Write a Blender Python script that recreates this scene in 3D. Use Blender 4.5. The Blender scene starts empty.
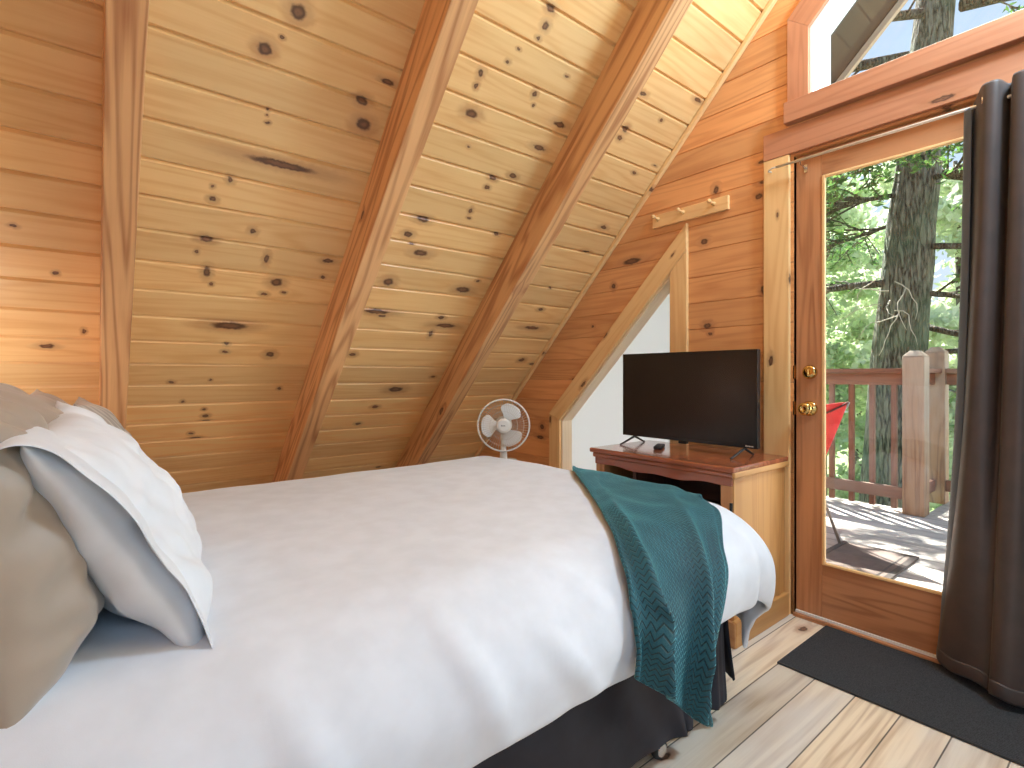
import bpy, bmesh, math, random
import numpy as np
from mathutils import Vector, Matrix, noise as mnoise
random.seed(7)
RNG = np.random.default_rng(11)
SC = bpy.context.scene
COL = SC.collection
R2 = math.sqrt(2.0)

# ------------------------------------------------------------------ camera
F_PX, CX, HY, CAM_H = 522.0, 512.0, 375.5, 1.07
TH = math.atan2(1161 - 512.0, F_PX)
FV = Vector((math.cos(TH), math.sin(TH), 0)); RV = Vector((math.sin(TH), -math.cos(TH), 0))
CAM = Vector((0, 0, CAM_H))
def ray(u, v): return FV + RV * ((u - CX) / F_PX) + Vector((0, 0, (HY - v) / F_PX))
def on_x(u, v, x): d = ray(u, v); return CAM + d * (x / d.x)
def on_y(u, v, y): d = ray(u, v); return CAM + d * (y / d.y)
def on_z(u, v, z): d = ray(u, v); return CAM + d * ((z - CAM_H) / d.z)
cd = bpy.data.cameras.new('camera'); cam = bpy.data.objects.new('camera', cd); COL.objects.link(cam)
cam.matrix_world = Matrix((( RV.x, 0, -FV.x, 0), (RV.y, 0, -FV.y, 0), (0, 1, 0, CAM_H), (0, 0, 0, 1)))
cd.sensor_width = 36.0; cd.lens = F_PX * 36.0 / 1024.0
cd.shift_y = -(384.0 - HY) / 1024.0
cd.clip_start = 0.02; cd.clip_end = 300
SC.camera = cam
SC.view_settings.view_transform = 'Standard'; SC.view_settings.look = 'None'
SC.view_settings.exposure = 0.74; SC.view_settings.gamma = 1.0
try: SC.view_settings.use_curve_mapping = False
except Exception: pass

# room constants
GX = 2.444            # gable wall inner face
RC = 3.918            # roof plane y + z = RC (inner face)
WX = -0.62            # head wall

# ------------------------------------------------------------------ object helpers
def tag(o, label=None, cat=None, group=None, kind=None):
    if label: o['label'] = label
    if cat: o['category'] = cat
    if group: o['group'] = group
    if kind: o['kind'] = kind
    return o
def thing(name, label, cat, loc=(0, 0, 0), group=None, kind=None):
    o = bpy.data.objects.new(name, None); COL.objects.link(o)
    o.location = loc; o.empty_display_size = 0.1
    return tag(o, label, cat, group, kind)
def link(o, parent=None, mw=None):
    COL.objects.link(o)
    if mw is not None: o.matrix_world = mw
    if parent is not None:
        o.parent = parent
        p = parent; m = Matrix.Identity(4)
        chain = []
        while p is not None: chain.append(p); p = p.parent
        for q in reversed(chain):
            m = m @ q.matrix_parent_inverse @ q.matrix_basis
        o.matrix_parent_inverse = m.inverted()
    return o
def mesh_obj(name, verts, faces, mat, parent=None, mw=None, smooth=False, uvs=None, bevel=0, kind=None, auto=None):
    me = bpy.data.meshes.new(name)
    me.from_pydata([tuple(v) for v in verts], [], faces)
    if uvs is not None:
        lay = me.uv_layers.new(name='UVMap')
        for lp in me.loops: lay.data[lp.index].uv = uvs[lp.vertex_index]
    me.materials.append(mat)
    if smooth: me.polygons.foreach_set('use_smooth', [True] * len(me.polygons))
    me.update()
    o = bpy.data.objects.new(name, me); link(o, parent, mw)
    if auto is not None:
        try: me.set_sharp_from_angle(angle=math.radians(auto))
        except Exception: pass
    if bevel:
        b = o.modifiers.new('bevel', 'BEVEL'); b.width = bevel; b.segments = 2; b.limit_method = 'ANGLE'; b.angle_limit = math.radians(35)
    if kind: o['kind'] = kind
    return o
class MB:
    """collects shapes into ONE mesh"""
    def __init__(s): s.v = []; s.f = []
    def add(s, vs, fs):
        n = len(s.v); s.v += [Vector(q) for q in vs]; s.f += [tuple(i + n for i in f) for f in fs]; return s
    def box(s, lo, hi):
        x0, y0, z0 = lo; x1, y1, z1 = hi
        return s.add([(x0,y0,z0),(x1,y0,z0),(x1,y1,z0),(x0,y1,z0),(x0,y0,z1),(x1,y0,z1),(x1,y1,z1),(x0,y1,z1)],
            [(0,3,2,1),(4,5,6,7),(0,1,5,4),(1,2,6,5),(2,3,7,6),(3,0,4,7)])
    def tube(s, path, r, n=8, cap=True, closed=False):
        P = [Vector(p) for p in path]; m = len(P); base = len(s.v)
        rr = r if isinstance(r, (list, tuple)) else [r] * m
        up = Vector((0.13, 0.21, 0.97)).normalized(); prev = None
        for i, p in enumerate(P):
            if closed: t = P[(i + 1) % m] - P[i - 1]
            else: t = P[min(i + 1, m - 1)] - P[max(i - 1, 0)]
            t = t.normalized() if t.length > 1e-9 else Vector((0, 0, 1))
            a = (prev if prev is not None else up)
            a = a - t * a.dot(t)
            if a.length < 1e-4: a = Vector((1, 0, 0)) - t * t.x
            a.normalize(); prev = a; b = t.cross(a)
            for k in range(n):
                w = 2 * math.pi * k / n
                s.v.append(p + (a * math.cos(w) + b * math.sin(w)) * rr[i])
        for i in range(m if closed else m - 1):
            j = (i + 1) % m
            for k in range(n):
                l = (k + 1) % n
                s.f.append((base + i*n + k, base + i*n + l, base + j*n + l, base + j*n + k))
        if cap and not closed:
            s.f.append(tuple(base + k for k in reversed(range(n)))); s.f.append(tuple(base + (m-1)*n + k for k in range(n)))
        return s
    def lathe(s, prof, n=24, mw=Matrix.Identity(4), cap=True):
        base = len(s.v); m = len(prof)
        for (r, z) in prof:
            for k in range(n):
                w = 2 * math.pi * k / n
                s.v.append(mw @ Vector((r * math.cos(w), r * math.sin(w), z)))
        for i in range(m - 1):
            for k in range(n):
                l = (k + 1) % n
                s.f.append((base+i*n+k, base+i*n+l, base+(i+1)*n+l, base+(i+1)*n+k))
        if cap:
            s.f.append(tuple(base + k for k in reversed(range(n)))); s.f.append(tuple(base + (m-1)*n + k for k in range(n)))
        return s
    def build(s, name, mat, parent=None, **kw): return mesh_obj(name, s.v, s.f, mat, parent, **kw)

def frame(o, xdir, zdir):
    X = Vector(xdir).normalized(); Z = Vector(zdir); Z = (Z - X * Z.dot(X)).normalized(); Y = Z.cross(X)
    return Matrix(((X.x, Y.x, Z.x, o[0]), (X.y, Y.y, Z.y, o[1]), (X.z, Y.z, Z.z, o[2]), (0, 0, 0, 1)))
def prism(name, pts, direction, grain, mat, parent=None, bevel=0.002, kind=None):
    """polygon of world points, extruded along direction (vector); local X runs along the grain"""
    D = Vector(direction); P = [Vector(p) for p in pts]
    M = frame(P[0], grain, D); Mi = M.inverted()
    a = [Mi @ p for p in P]; b = [Mi @ (p + D) for p in P]; n = len(P)
    area = sum(a[i].x * a[(i+1) % n].y - a[(i+1) % n].x * a[i].y for i in range(n))
    if area < 0: a.reverse(); b.reverse()
    fs = [tuple(reversed(range(n))), tuple(range(n, 2*n))] + [(i, (i+1) % n, n + (i+1) % n, n + i) for i in range(n)]
    return mesh_obj(name, a + b, fs, mat, parent, M, bevel=bevel, kind=kind)
def plank(name, lo, hi, mat, parent=None, grain='x', bevel=0.003, kind=None):
    """axis aligned board, local X along the grain"""
    lo, hi = Vector(lo), Vector(hi)
    g = {'x': (1,0,0), 'y': (0,1,0), 'z': (0,0,1)}[grain]
    p = [(lo.x,lo.y,lo.z),(hi.x,lo.y,lo.z),(hi.x,hi.y,lo.z),(lo.x,hi.y,lo.z)]
    if grain == 'z':
        p = [(lo.x,lo.y,lo.z),(lo.x,hi.y,lo.z),(lo.x,hi.y,hi.z),(lo.x,lo.y,hi.z)]
        return prism(name, p, (hi.x - lo.x, 0, 0), g, mat, parent, bevel, kind)
    return prism(name, p, (0, 0, hi.z - lo.z), g, mat, parent, bevel, kind)

# ------------------------------------------------------------------ node helpers
class NT:
    def __init__(s, name):
        s.m = bpy.data.materials.new(name); s.m.use_nodes = True
        s.t = s.m.node_tree; s.t.nodes.clear()
        s.out = s.t.nodes.new('ShaderNodeOutputMaterial')
        s.b = s.t.nodes.new('ShaderNodeBsdfPrincipled'); s.t.links.new(s.b.outputs[0], s.out.inputs[0])
    def n(s, typ, **kw):
        x = s.t.nodes.new(typ)
        for k, v in kw.items(): setattr(x, k, v)
        return x
    def l(s, a, b): s.t.links.new(a, b)
    def set(s, sock, v):
        if isinstance(v, (int, float)): sock.default_value = v
        elif isinstance(v, (tuple, list, Vector)):
            sock.default_value = tuple(v) if len(v) == len(sock.default_value) else tuple(v) + (1.0,)
        else: s.l(v, sock)
    def math(s, op, a, b=0.0, c=None, clamp=False):
        x = s.n('ShaderNodeMath', operation=op); x.use_clamp = clamp
        s.set(x.inputs[0], a); s.set(x.inputs[1], b)
        if c is not None: s.set(x.inputs[2], c)
        return x.outputs[0]
    def vm(s, op, a, b=(0,0,0), c=None):
        x = s.n('ShaderNodeVectorMath', operation=op); s.set(x.inputs[0], a)
        if op not in ('LENGTH',): s.set(x.inputs[1], b)
        if c is not None: s.set(x.inputs[2], c)
        return x.outputs['Value'] if op in ('LENGTH', 'DOT_PRODUCT') else x.outputs[0]
    def comb(s, x, y, z):
        c = s.n('ShaderNodeCombineXYZ'); s.set(c.inputs[0], x); s.set(c.inputs[1], y); s.set(c.inputs[2], z); return c.outputs[0]
    def sep(s, v):
        c = s.n('ShaderNodeSeparateXYZ'); s.l(v, c.inputs[0]); return c.outputs
    def noise(s, vec, scale=1.0, detail=2.0, rough=0.5, dist=0.0, col=False):
        x = s.n('ShaderNodeTexNoise'); s.l(vec, x.inputs['Vector'])
        x.inputs['Scale'].default_value = scale; x.inputs['Detail'].default_value = detail
        x.inputs['Roughness'].default_value = rough; x.inputs['Distortion'].default_value = dist
        return x.outputs['Color'] if col else x.outputs['Fac']
    def mr(s, v, a, b, c=0.0, d=1.0, smooth=False):
        x = s.n('ShaderNodeMapRange'); x.clamp = True
        if smooth: x.interpolation_type = 'SMOOTHSTEP'
        s.set(x.inputs[0], v)
        for i, q in enumerate((a, b, c, d)): s.set(x.inputs[i + 1], q)
        return x.outputs[0]
    def mix(s, f, a, b, mode='MIX'):
        x = s.n('ShaderNodeMix', data_type='RGBA', blend_type=mode); s.set(x.inputs[0], f)
        s.set(x.inputs[6], a); s.set(x.inputs[7], b); return x.outputs[2]
    def bump(s, h, strength=0.3, dist=0.002):
        x = s.n('ShaderNodeBump'); x.inputs['Strength'].default_value = strength; x.inputs['Distance'].default_value = dist
        s.l(h, x.inputs['Height']); s.l(x.outputs[0], s.b.inputs['Normal'])
    def P(s, **kw):
        for k, v in kw.items(): s.set(s.b.inputs[k.replace('_', ' ')], v)
        return s
def srgb(r, g, b):
    f = lambda c: (c/255)/12.92 if c/255 <= .04045 else ((c/255 + .055)/1.055) ** 2.4
    return (f(r), f(g), f(b), 1.0)
def plain(name, col, rough=0.5, metal=0.0, **kw):
    t = NT(name); t.P(Base_Color=col, Roughness=rough, Metallic=metal, **kw); return t.m

def wood(name, base, dark, red=None, pitch=None, y0=0.0, rough=0.4, tint=0.22, ring=0.45, streak=0.35, knots=(), autok=0.0,
         knot_scale=(3.0, 7.0), butt=None, gap=None, gray=None, gscale=1.0, coat=0.0, bump=0.25):
    """boards along local X; pitch = board width across local Y (None: one board per object)"""
    t = NT(name)
    tc = t.n('ShaderNodeTexCoord').outputs['Object']
    rnd = t.n('ShaderNodeObjectInfo').outputs['Random']
    x, y, z = t.sep(tc)[:3]
    if pitch:
        yy = t.math('DIVIDE', t.math('SUBTRACT', y, y0), pitch)
        row = t.math('FLOOR', yy); fr = t.math('FRACT', yy)
        if butt:
            wn0 = t.n('ShaderNodeTexWhiteNoise', noise_dimensions='1D'); t.l(t.math('ADD', row, 0.37), wn0.inputs['W'])
            xs = t.math('DIVIDE', t.math('ADD', x, t.math('MULTIPLY', wn0.outputs['Value'], butt)), butt)
            seg = t.math('FLOOR', xs); fx = t.math('FRACT', xs)
            idv = t.math('ADD', t.math('MULTIPLY', row, 7.31), t.math('MULTIPLY', seg, 3.77))
        else: idv = row
        idv = t.math('ADD', idv, 0.13)
    else:
        idv = t.math('MULTIPLY', rnd, 917.3)
    wn = t.n('ShaderNodeTexWhiteNoise', noise_dimensions='1D'); t.l(idv, wn.inputs['W'])
    rv, rc = wn.outputs['Value'], t.sep(wn.outputs['Color'])
    ox = t.math('ADD', x, t.math('MULTIPLY', rv, 37.0)); oy = t.math('ADD', y, t.math('MULTIPLY', rc[1], 11.0))
    oz = t.math('ADD', z, t.math('MULTIPLY', rc[2], 5.0))
    # ---- knots
    halo = None; core = None; kd = None
    wob = None
    if knots or autok:
        wob = t.vm('MULTIPLY_ADD', t.vm('SUBTRACT', t.noise(tc, 48.0, 2.0, col=True), (0.5, 0.5, 0.5)), (0.016, 0.016, 0.0), tc)
    dmin = None
    for (kx, ky, ra, rb) in knots:
        d = t.vm('LENGTH', t.vm('MULTIPLY_ADD', wob, (1/ra, 1/rb, 0.0), (-kx/ra, -ky/rb, 0.0)))
        dmin = d if dmin is None else t.math('MINIMUM', dmin, d)
    if autok:
        kv = t.comb(t.math('MULTIPLY', ox, knot_scale[0]), t.math('MULTIPLY', oy, knot_scale[1]), 0.0)
        vo = t.n('ShaderNodeTexVoronoi', voronoi_dimensions='2D'); t.l(kv, vo.inputs['Vector']); vo.inputs['Scale'].default_value = 1.0
        vc = t.sep(vo.outputs['Color'])
        rad = t.mr(vc[1], 0, 1, 0.035, 0.11)
        dd = t.math('DIVIDE', vo.outputs['Distance'], rad)
        wobs = t.math('MULTIPLY', t.math('SUBTRACT', t.noise(tc, 60.0, 1.0), 0.5), 0.7)
        dd = t.math('ADD', dd, wobs)
        dd = t.math('ADD', dd, t.math('MULTIPLY', t.math('GREATER_THAN', vc[0], autok), 50.0))
        dmin = dd if dmin is None else t.math('MINIMUM', dmin, dd)
    if dmin is not None:
        core = t.mr(dmin, 0.55, 0.98, 1, 0, True); halo = t.mr(dmin, 0.9, 2.3, 1, 0, True)
    # ---- grain
    gv = t.comb(t.math('MULTIPLY', ox, 0.5 * gscale), t.math('MULTIPLY', oy, 7.0 * gscale), t.math('MULTIPLY', oz, 7.0 * gscale))
    low = t.noise(gv, 1.0, 2.0, 0.5, 0.3)
    if halo is not None: low = t.math('ADD', low, t.math('MULTIPLY', halo, 0.055))
    sn = t.math('SINE', t.math('MULTIPLY', low, 62.0))
    rings = t.math('POWER', t.math('MULTIPLY_ADD', sn, 0.5, 0.5), 2.2)
    fv = t.comb(t.math('MULTIPLY', ox, 3.5), t.math('MULTIPLY', oy, 110.0), t.math('MULTIPLY', oz, 110.0))
    fine = t.noise(fv, 1.0, 3.0, 0.6)
    blot = t.noise(t.comb(t.math('MULTIPLY', ox, 1.6), t.math('MULTIPLY', oy, 9.0), oz), 1.3, 3.0, 0.55)
    f1 = t.math('MULTIPLY', rings, ring)
    f1 = t.math('ADD', f1, t.math('MULTIPLY', t.math('SUBTRACT', fine, 0.42), streak))
    f1 = t.math('ADD', f1, t.math('MULTIPLY', t.math('SUBTRACT', blot, 0.5), 0.9), clamp=True)
    c = t.mix(f1, base, dark)
    if red is not None: c = t.mix(t.math('MULTIPLY', t.mr(rc[0], 0.35, 1.0), 0.75), c, red, 'MULTIPLY')
    br = t.mr(rv, 0, 1, 1 - tint, 1 + tint * 0.55)
    c = t.mix(1.0, c, t.comb(br, br, br), 'MULTIPLY')
    if gray is not None:
        gm = t.mr(t.noise(t.comb(t.math('MULTIPLY', ox, 0.7), t.math('MULTIPLY', oy, 2.5), oz), 1.0, 4.0, 0.6), 0.42, 0.62)
        c = t.mix(t.math('MULTIPLY', gm, gray[0]), c, gray[1])
    if core is not None:
        pat = t.math('MULTIPLY_ADD', t.math('SINE', t.math('MULTIPLY', dmin, 9.0)), 0.5, 0.5)
        kc = t.mix(pat, (0.060, 0.024, 0.016, 1), (0.20, 0.085, 0.045, 1))
        c = t.mix(t.math('MULTIPLY', halo, 0.42), c, (0.42, 0.17, 0.075, 1))
        c = t.mix(t.math('MULTIPLY', core, 0.88), c, kc)
    if gap:
        gl = t.math('MINIMUM', fr, t.math('SUBTRACT', 1.0, fr))
        gm = t.mr(gl, gap * 0.4, gap, 1, 0)
        if butt:
            gb = t.math('MULTIPLY', t.math('MINIMUM', fx, t.math('SUBTRACT', 1.0, fx)), butt / pitch)
            gm = t.math('MAXIMUM', gm, t.mr(gb, gap * 0.35, gap * 0.9, 1, 0))
        c = t.mix(t.math('MULTIPLY', gm, 0.85), c, (0.03, 0.018, 0.01, 1))
        h = t.math('SUBTRACT', t.math('MULTIPLY', fine, 0.25), gm)
    else: h = t.math('ADD', t.math('MULTIPLY', fine, 0.5), t.math('MULTIPLY', rings, 0.3))
    t.P(Base_Color=c, Roughness=t.mr(fine, 0.2, 0.8, rough - 0.06, rough + 0.1))
    if coat: t.P(Coat_Weight=coat, Coat_Roughness=0.12)
    t.bump(h, bump, 0.0012)
    return t.m
# ------------------------------------------------------------------ materials
KN_SLOPE = [(0.506,2.408,0.0297,0.03),(0.431,2.548,0.0272,0.0247),(0.773,2.602,0.0287,0.0187),(0.802,2.681,0.0355,0.0297),(0.474,2.73,0.0073,0.0061),(0.472,2.749,0.0055,0.0051),(0.479,2.774,0.0083,0.0062),(0.554,2.913,0.152,0.0185),(0.393,3.016,0.0122,0.0139),(0.342,3.054,0.0083,0.0082),(0.347,3.106,0.015,0.0132),(0.475,2.497,0.0075,0.0061),(0.5,3.213,0.0149,0.0147),(0.346,3.279,0.0295,0.0172),(0.319,3.342,0.0089,0.0122),(0.571,3.334,0.0126,0.0291),(0.822,3.303,0.0286,0.0137),(0.821,3.392,0.0119,0.0111),(0.363,3.434,0.0166,0.0289),(0.385,3.49,0.0096,0.009),(0.632,3.448,0.0315,0.0249),(0.593,3.518,0.0168,0.0112),(0.672,3.499,0.0125,0.0097),(0.482,3.711,0.092,0.0273),(0.484,3.822,0.0121,0.0108),(0.484,3.871,0.0171,0.011),(0.681,3.881,0.0243,0.0211),(0.285,4.072,0.0138,0.0116),(0.444,4.058,0.0087,0.0079),(0.77,4.124,0.0117,0.0129),(0.342,4.207,0.0097,0.0104),(0.438,4.268,0.0116,0.0108),(0.451,4.317,0.0183,0.0133),(0.398,4.451,0.013,0.0116),(1.358,2.054,0.0261,0.0149),(1.368,2.112,0.0187,0.0174),(1.361,2.16,0.0122,0.0089),(1.299,2.225,0.0106,0.006),(1.276,2.281,0.012,0.0082),(1.183,2.357,0.0154,0.0177),(1.186,2.405,0.0117,0.0139),(1.457,2.345,0.0135,0.0157),(1.476,2.388,0.0092,0.0069),(1.214,2.508,0.0382,0.0204),(1.261,2.636,0.0101,0.0074),(1.541,2.7,0.0254,0.0149),(1.444,2.736,0.0244,0.0135),(1.436,2.787,0.0163,0.011),(1.57,2.235,0.0125,0.0077),(1.652,2.418,0.0443,0.0159),(1.188,3.01,0.0388,0.0187),(1.405,2.918,0.0131,0.0159),(2.017,2.156,0.0273,0.0119),(2.034,2.322,0.0244,0.0205),(2.029,2.368,0.0225,0.0144),(2.222,2.219,0.0153,0.009),(2.259,2.496,0.0209,0.0087),(2.369,2.423,0.0193,0.0058),(1.137,3.375,0.0341,0.0284),(1.243,3.187,0.0475,0.022),(1.143,3.099,0.0267,0.0178),(1.573,3.367,0.0568,0.0234),(1.414,2.954,0.0133,0.0074),(1.61,3.006,0.0184,0.0094),(1.637,3.299,0.0154,0.0088),(1.137,3.565,0.0876,0.0163),(1.521,3.569,0.0227,0.0135),(1.574,3.625,0.0819,0.0178),(1.505,3.69,0.0153,0.0282),(1.094,3.867,0.0228,0.0163),(1.446,4.147,0.0586,0.0259),(1.362,4.302,0.0269,0.0148),(1.297,4.453,0.0228,0.0129),(1.663,4.038,0.021,0.0116),(2.282,2.828,0.0291,0.0132),(2.264,2.997,0.0342,0.0105),(2.164,3.28,0.012,0.0076),(2.189,3.444,0.0246,0.0121),(2.208,3.593,0.0749,0.017),(2.29,3.878,0.0314,0.0188),(2.404,3.912,0.0273,0.0096),(-0.202,3.334,0.0122,0.0076),(-0.101,3.509,0.0093,0.0101),(-0.026,3.78,0.0079,0.0136),(-0.137,3.865,0.0294,0.0137)]
KN_GABLE = [(1.467,-1.757,0.026,0.018),(1.185,-1.912,0.0215,0.0165),(1.161,-1.472,0.0213,0.0255),(1.449,-1.324,0.0285,0.0179),(1.434,-1.283,0.0155,0.0099),(2.064,-1.607,0.0183,0.0212),(1.927,-1.734,0.0826,0.0204),(2.23,-1.377,0.0127,0.0098),(2.704,-0.711,0.0248,0.0218),(2.725,-0.638,0.0462,0.0164),(1.402,-2.004,0.0179,0.0275),(2.437,-0.917,0.0167,0.0103)]
PITCH_S, S0 = 0.1362, 3.003
PITCH_G, Z0 = 0.1345, 1.040
M_slope = wood('pine_ceiling_boards', srgb(252,208,144), srgb(230,168,102), red=(1.0,0.95,0.88,1), pitch=PITCH_S, y0=S0, knots=KN_SLOPE, rough=0.34, autok=0.06, ring=0.34, streak=0.7, tint=0.17, knot_scale=(2.6, 7.3))
M_near = wood('pine_near_boards', srgb(248,202,138), srgb(218,154,92), red=(0.99,0.94,0.87,1), pitch=PITCH_S, y0=S0, rough=0.38, autok=0.5)
M_gable = wood('pine_gable_boards', srgb(242,176,116), srgb(208,132,78), red=(0.97,0.88,0.78,1), pitch=PITCH_G, y0=-Z0, knots=KN_GABLE, autok=0.12, rough=0.42, ring=0.38, streak=0.65)
M_beam = wood('fir_rafter', srgb(234,180,124), srgb(182,118,72), rough=0.5, ring=0.7, streak=0.7, autok=0.16, knot_scale=(2.0, 5.0), gscale=1.0, tint=0.08)
M_trim = wood('pine_trim', srgb(252,208,146), srgb(230,170,108), rough=0.4, autok=0.32, knot_scale=(3.2, 9.0), ring=0.35, streak=0.55, tint=0.1)
M_header = wood('fir_header', srgb(204,140,104), srgb(170,104,72), rough=0.4, autok=0.25, knot_scale=(2.2, 9.0), ring=0.35, streak=0.5, tint=0.08)
M_door = wood('fir_door', srgb(202,140,96), srgb(152,94,58), rough=0.36, ring=0.5, streak=0.7, tint=0.08, coat=0.15)
M_floor = wood('worn_floor_planks', srgb(242,222,196), srgb(196,164,132), red=(0.98,0.94,0.88,1), pitch=0.1257, y0=0.388, rough=0.45, tint=0.2, ring=0.6, streak=0.95, autok=0.4, knot_scale=(2.8, 6.0), butt=2.6, gap=0.022, gray=(0.62, srgb(232,226,221)), bump=0.3)
M_dtop = wood('dresser_red_varnish', srgb(168,96,64), srgb(108,52,34), rough=0.16, ring=0.5, streak=0.4, coat=0.5, tint=0.1)
M_dside = wood('dresser_pale_pine', srgb(222,164,98), srgb(190,124,62), rough=0.4, pitch=0.105, y0=0.02, gap=0.02, autok=0.45, tint=0.15, ring=0.35)
M_dpost = wood('dresser_pine_post', srgb(206,146,94), srgb(166,100,56), rough=0.4, autok=0.2, tint=0.1)
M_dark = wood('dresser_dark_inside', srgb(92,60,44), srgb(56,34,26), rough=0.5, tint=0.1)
M_soffit = wood('dark_soffit', srgb(36,26,21), srgb(22,16,13), pitch=0.18, y0=0, rough=0.8, gap=0.03)
M_fascia = plain('fascia_paint', srgb(170,150,128), 0.6)
M_deck = wood('weathered_deck', srgb(214,208,202), srgb(180,172,166), pitch=0.14, y0=0, rough=0.7, ring=0.5, streak=0.6, gap=0.03, tint=0.12, autok=0.1)
M_rail = wood('stained_rail', srgb(136,88,64), srgb(98,58,42), rough=0.6, ring=0.5, streak=0.6, tint=0.12, gray=(0.5, srgb(150,138,126)))
M_post = wood('weathered_post', srgb(172,140,108), srgb(118,86,62), rough=0.7, ring=0.6, streak=0.8, tint=0.12, gray=(0.8, srgb(176,166,152)))
M_white = plain('white_plastic', srgb(238,236,230), 0.3)
M_vinyl = plain('cream_vinyl', srgb(250,244,232), 0.4)
M_rodm = plain('pale_rod_metal', srgb(232,226,216), 0.3, 0.3)
M_black = plain('black_gloss', (0.008, 0.008, 0.009, 1), 0.18)
M_blackm = plain('black_matte', (0.012, 0.012, 0.013, 1), 0.5)
M_brass = plain('aged_brass', srgb(214,178,112), 0.18, 1.0)
M_chrome = plain('steel', srgb(215,210,205), 0.22, 1.0)

def glass_mat(name, tint=(0.97, 0.985, 0.98, 1), refl=0.06):
    t = NT(name); t.t.nodes.remove(t.b)
    tr = t.n('ShaderNodeBsdfTransparent'); tr.inputs[0].default_value = tint
    gl = t.n('ShaderNodeBsdfGlossy'); gl.inputs['Roughness'].default_value = 0.02
    fr = t.n('ShaderNodeFresnel'); ge = t.n('ShaderNodeNewGeometry'); t.l(t.mr(ge.outputs['Backfacing'], 0, 1, 1.45, 1 / 1.45), fr.inputs['IOR'])
    mx = t.n('ShaderNodeMixShader'); t.l(fr.outputs[0], mx.inputs[0]); t.l(tr.outputs[0], mx.inputs[1]); t.l(gl.outputs[0], mx.inputs[2])
    t.l(mx.outputs[0], t.out.inputs[0]); return t.m
M_glass = glass_mat('window_glass')
def frost_mat(name):
    t = NT(name)
    tr = t.n('ShaderNodeBsdfTranslucent'); tr.inputs[0].default_value = (0.80, 0.83, 0.86, 1)
    tp = t.n('ShaderNodeBsdfTransparent'); tp.inputs[0].default_value = (0.97, 0.98, 1.0, 1)
    mx = t.n('ShaderNodeMixShader'); mx.inputs[0].default_value = 0.0
    t.P(Base_Color=(0.86, 0.88, 0.9, 1), Roughness=0.35)
    m2 = t.n('ShaderNodeMixShader'); m2.inputs[0].default_value = 0.22
    t.l(tr.outputs[0], mx.inputs[1]); t.l(tp.outputs[0], mx.inputs[2]); t.l(mx.outputs[0], m2.inputs[1]); t.l(t.b.outputs[0], m2.inputs[2])
    t.l(m2.outputs[0], t.out.inputs[0]); return t.m
M_frost = frost_mat('frosted_acrylic')

# ------------------------------------------------------------------ room shell
def grooved(profile_len, pitch, p0, gw, gd, thick):
    """cross-section (t, depth): board faces with V grooves, t from t0..t1"""
    t0, t1 = profile_len
    pts = [(t0, 0.0)]
    k = math.ceil((t0 - p0) / pitch + 1e-6)
    while p0 + k * pitch < t1 - gw:
        c = p0 + k * pitch
        if c > t0 + gw: pts += [(c - gw, 0.0), (c - 0.0016, gd), (c + 0.0016, gd), (c + gw, 0.0)]
        k += 1
    pts += [(t1, 0.0)]
    return pts
def grooved_slab(name, xr, trange, pitch, p0, gw, gd, thick, mat, mw, sign, kind='structure'):
    """local X = grain, local Y = across, room face at z = 0; depth goes to local z*sign"""
    pts = grooved(trange, pitch, p0, gw, gd, thick)
    prof = [(t, d * sign) for t, d in pts] + [(trange[1], thick * sign), (trange[0], thick * sign)]
    n = len(prof)
    vs = [(xr[0], t, d) for t, d in prof] + [(xr[1], t, d) for t, d in prof]
    fs = [(i, (i+1) % n, n + (i+1) % n, n + i) for i in range(n)] + [tuple(reversed(range(n))), tuple(range(n, 2*n))]
    o = mesh_obj(name, vs, fs, mat, None, mw, kind=kind)
    bm = bmesh.new(); bm.from_mesh(o.data); bmesh.ops.recalc_face_normals(bm, faces=bm.faces); bm.to_mesh(o.data); bm.free()
    return o
c45 = 1 / R2
MW_far = Matrix(((1,0,0,0),(0,c45,c45,0),(0,-c45,c45,RC),(0,0,0,1)))      # local y = down the slope, local z = outwards
MW_near = Matrix(((1,0,0,0),(0,-c45,-c45,0),(0,-c45,c45,RC),(0,0,0,1)))
ceiling = grooved_slab('ceiling', (WX - 0.1, GX + 0.1), (-0.05, RC * R2), PITCH_S, S0, 0.0085, 0.009, 0.06, M_slope, MW_far, 1)
# the near slope stops above a low open side
ceiling_near = grooved_slab('ceiling', (WX - 0.1, GX + 0.1), (-0.05, 1.75), PITCH_S, S0, 0.0085, 0.009, 0.06, M_near, MW_near, 1)
floor = plank('floor', (WX - 0.1, -3.0, -0.05), (GX + 0.02, RC, 0.0), M_floor, None, 'x', 0, 'structure')
floor.data.transform(floor.matrix_world); floor.matrix_world = Matrix.Identity(4)

def cut(o, cutters):
    for c in cutters:
        m = o.modifiers.new('cut', 'BOOLEAN'); m.operation = 'DIFFERENCE'; m.object = c; m.solver = 'EXACT'
    bpy.context.view_layer.update()
    dg = bpy.context.evaluated_depsgraph_get()
    me = bpy.data.meshes.new_from_object(o.evaluated_get(dg))
    o.modifiers.clear(); o.data = me
    for c in cutters: bpy.data.objects.remove(c)
def cutter(pts, d): return prism('cutter', pts, d, (0, 1, 0), M_white, None, 0)
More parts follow.
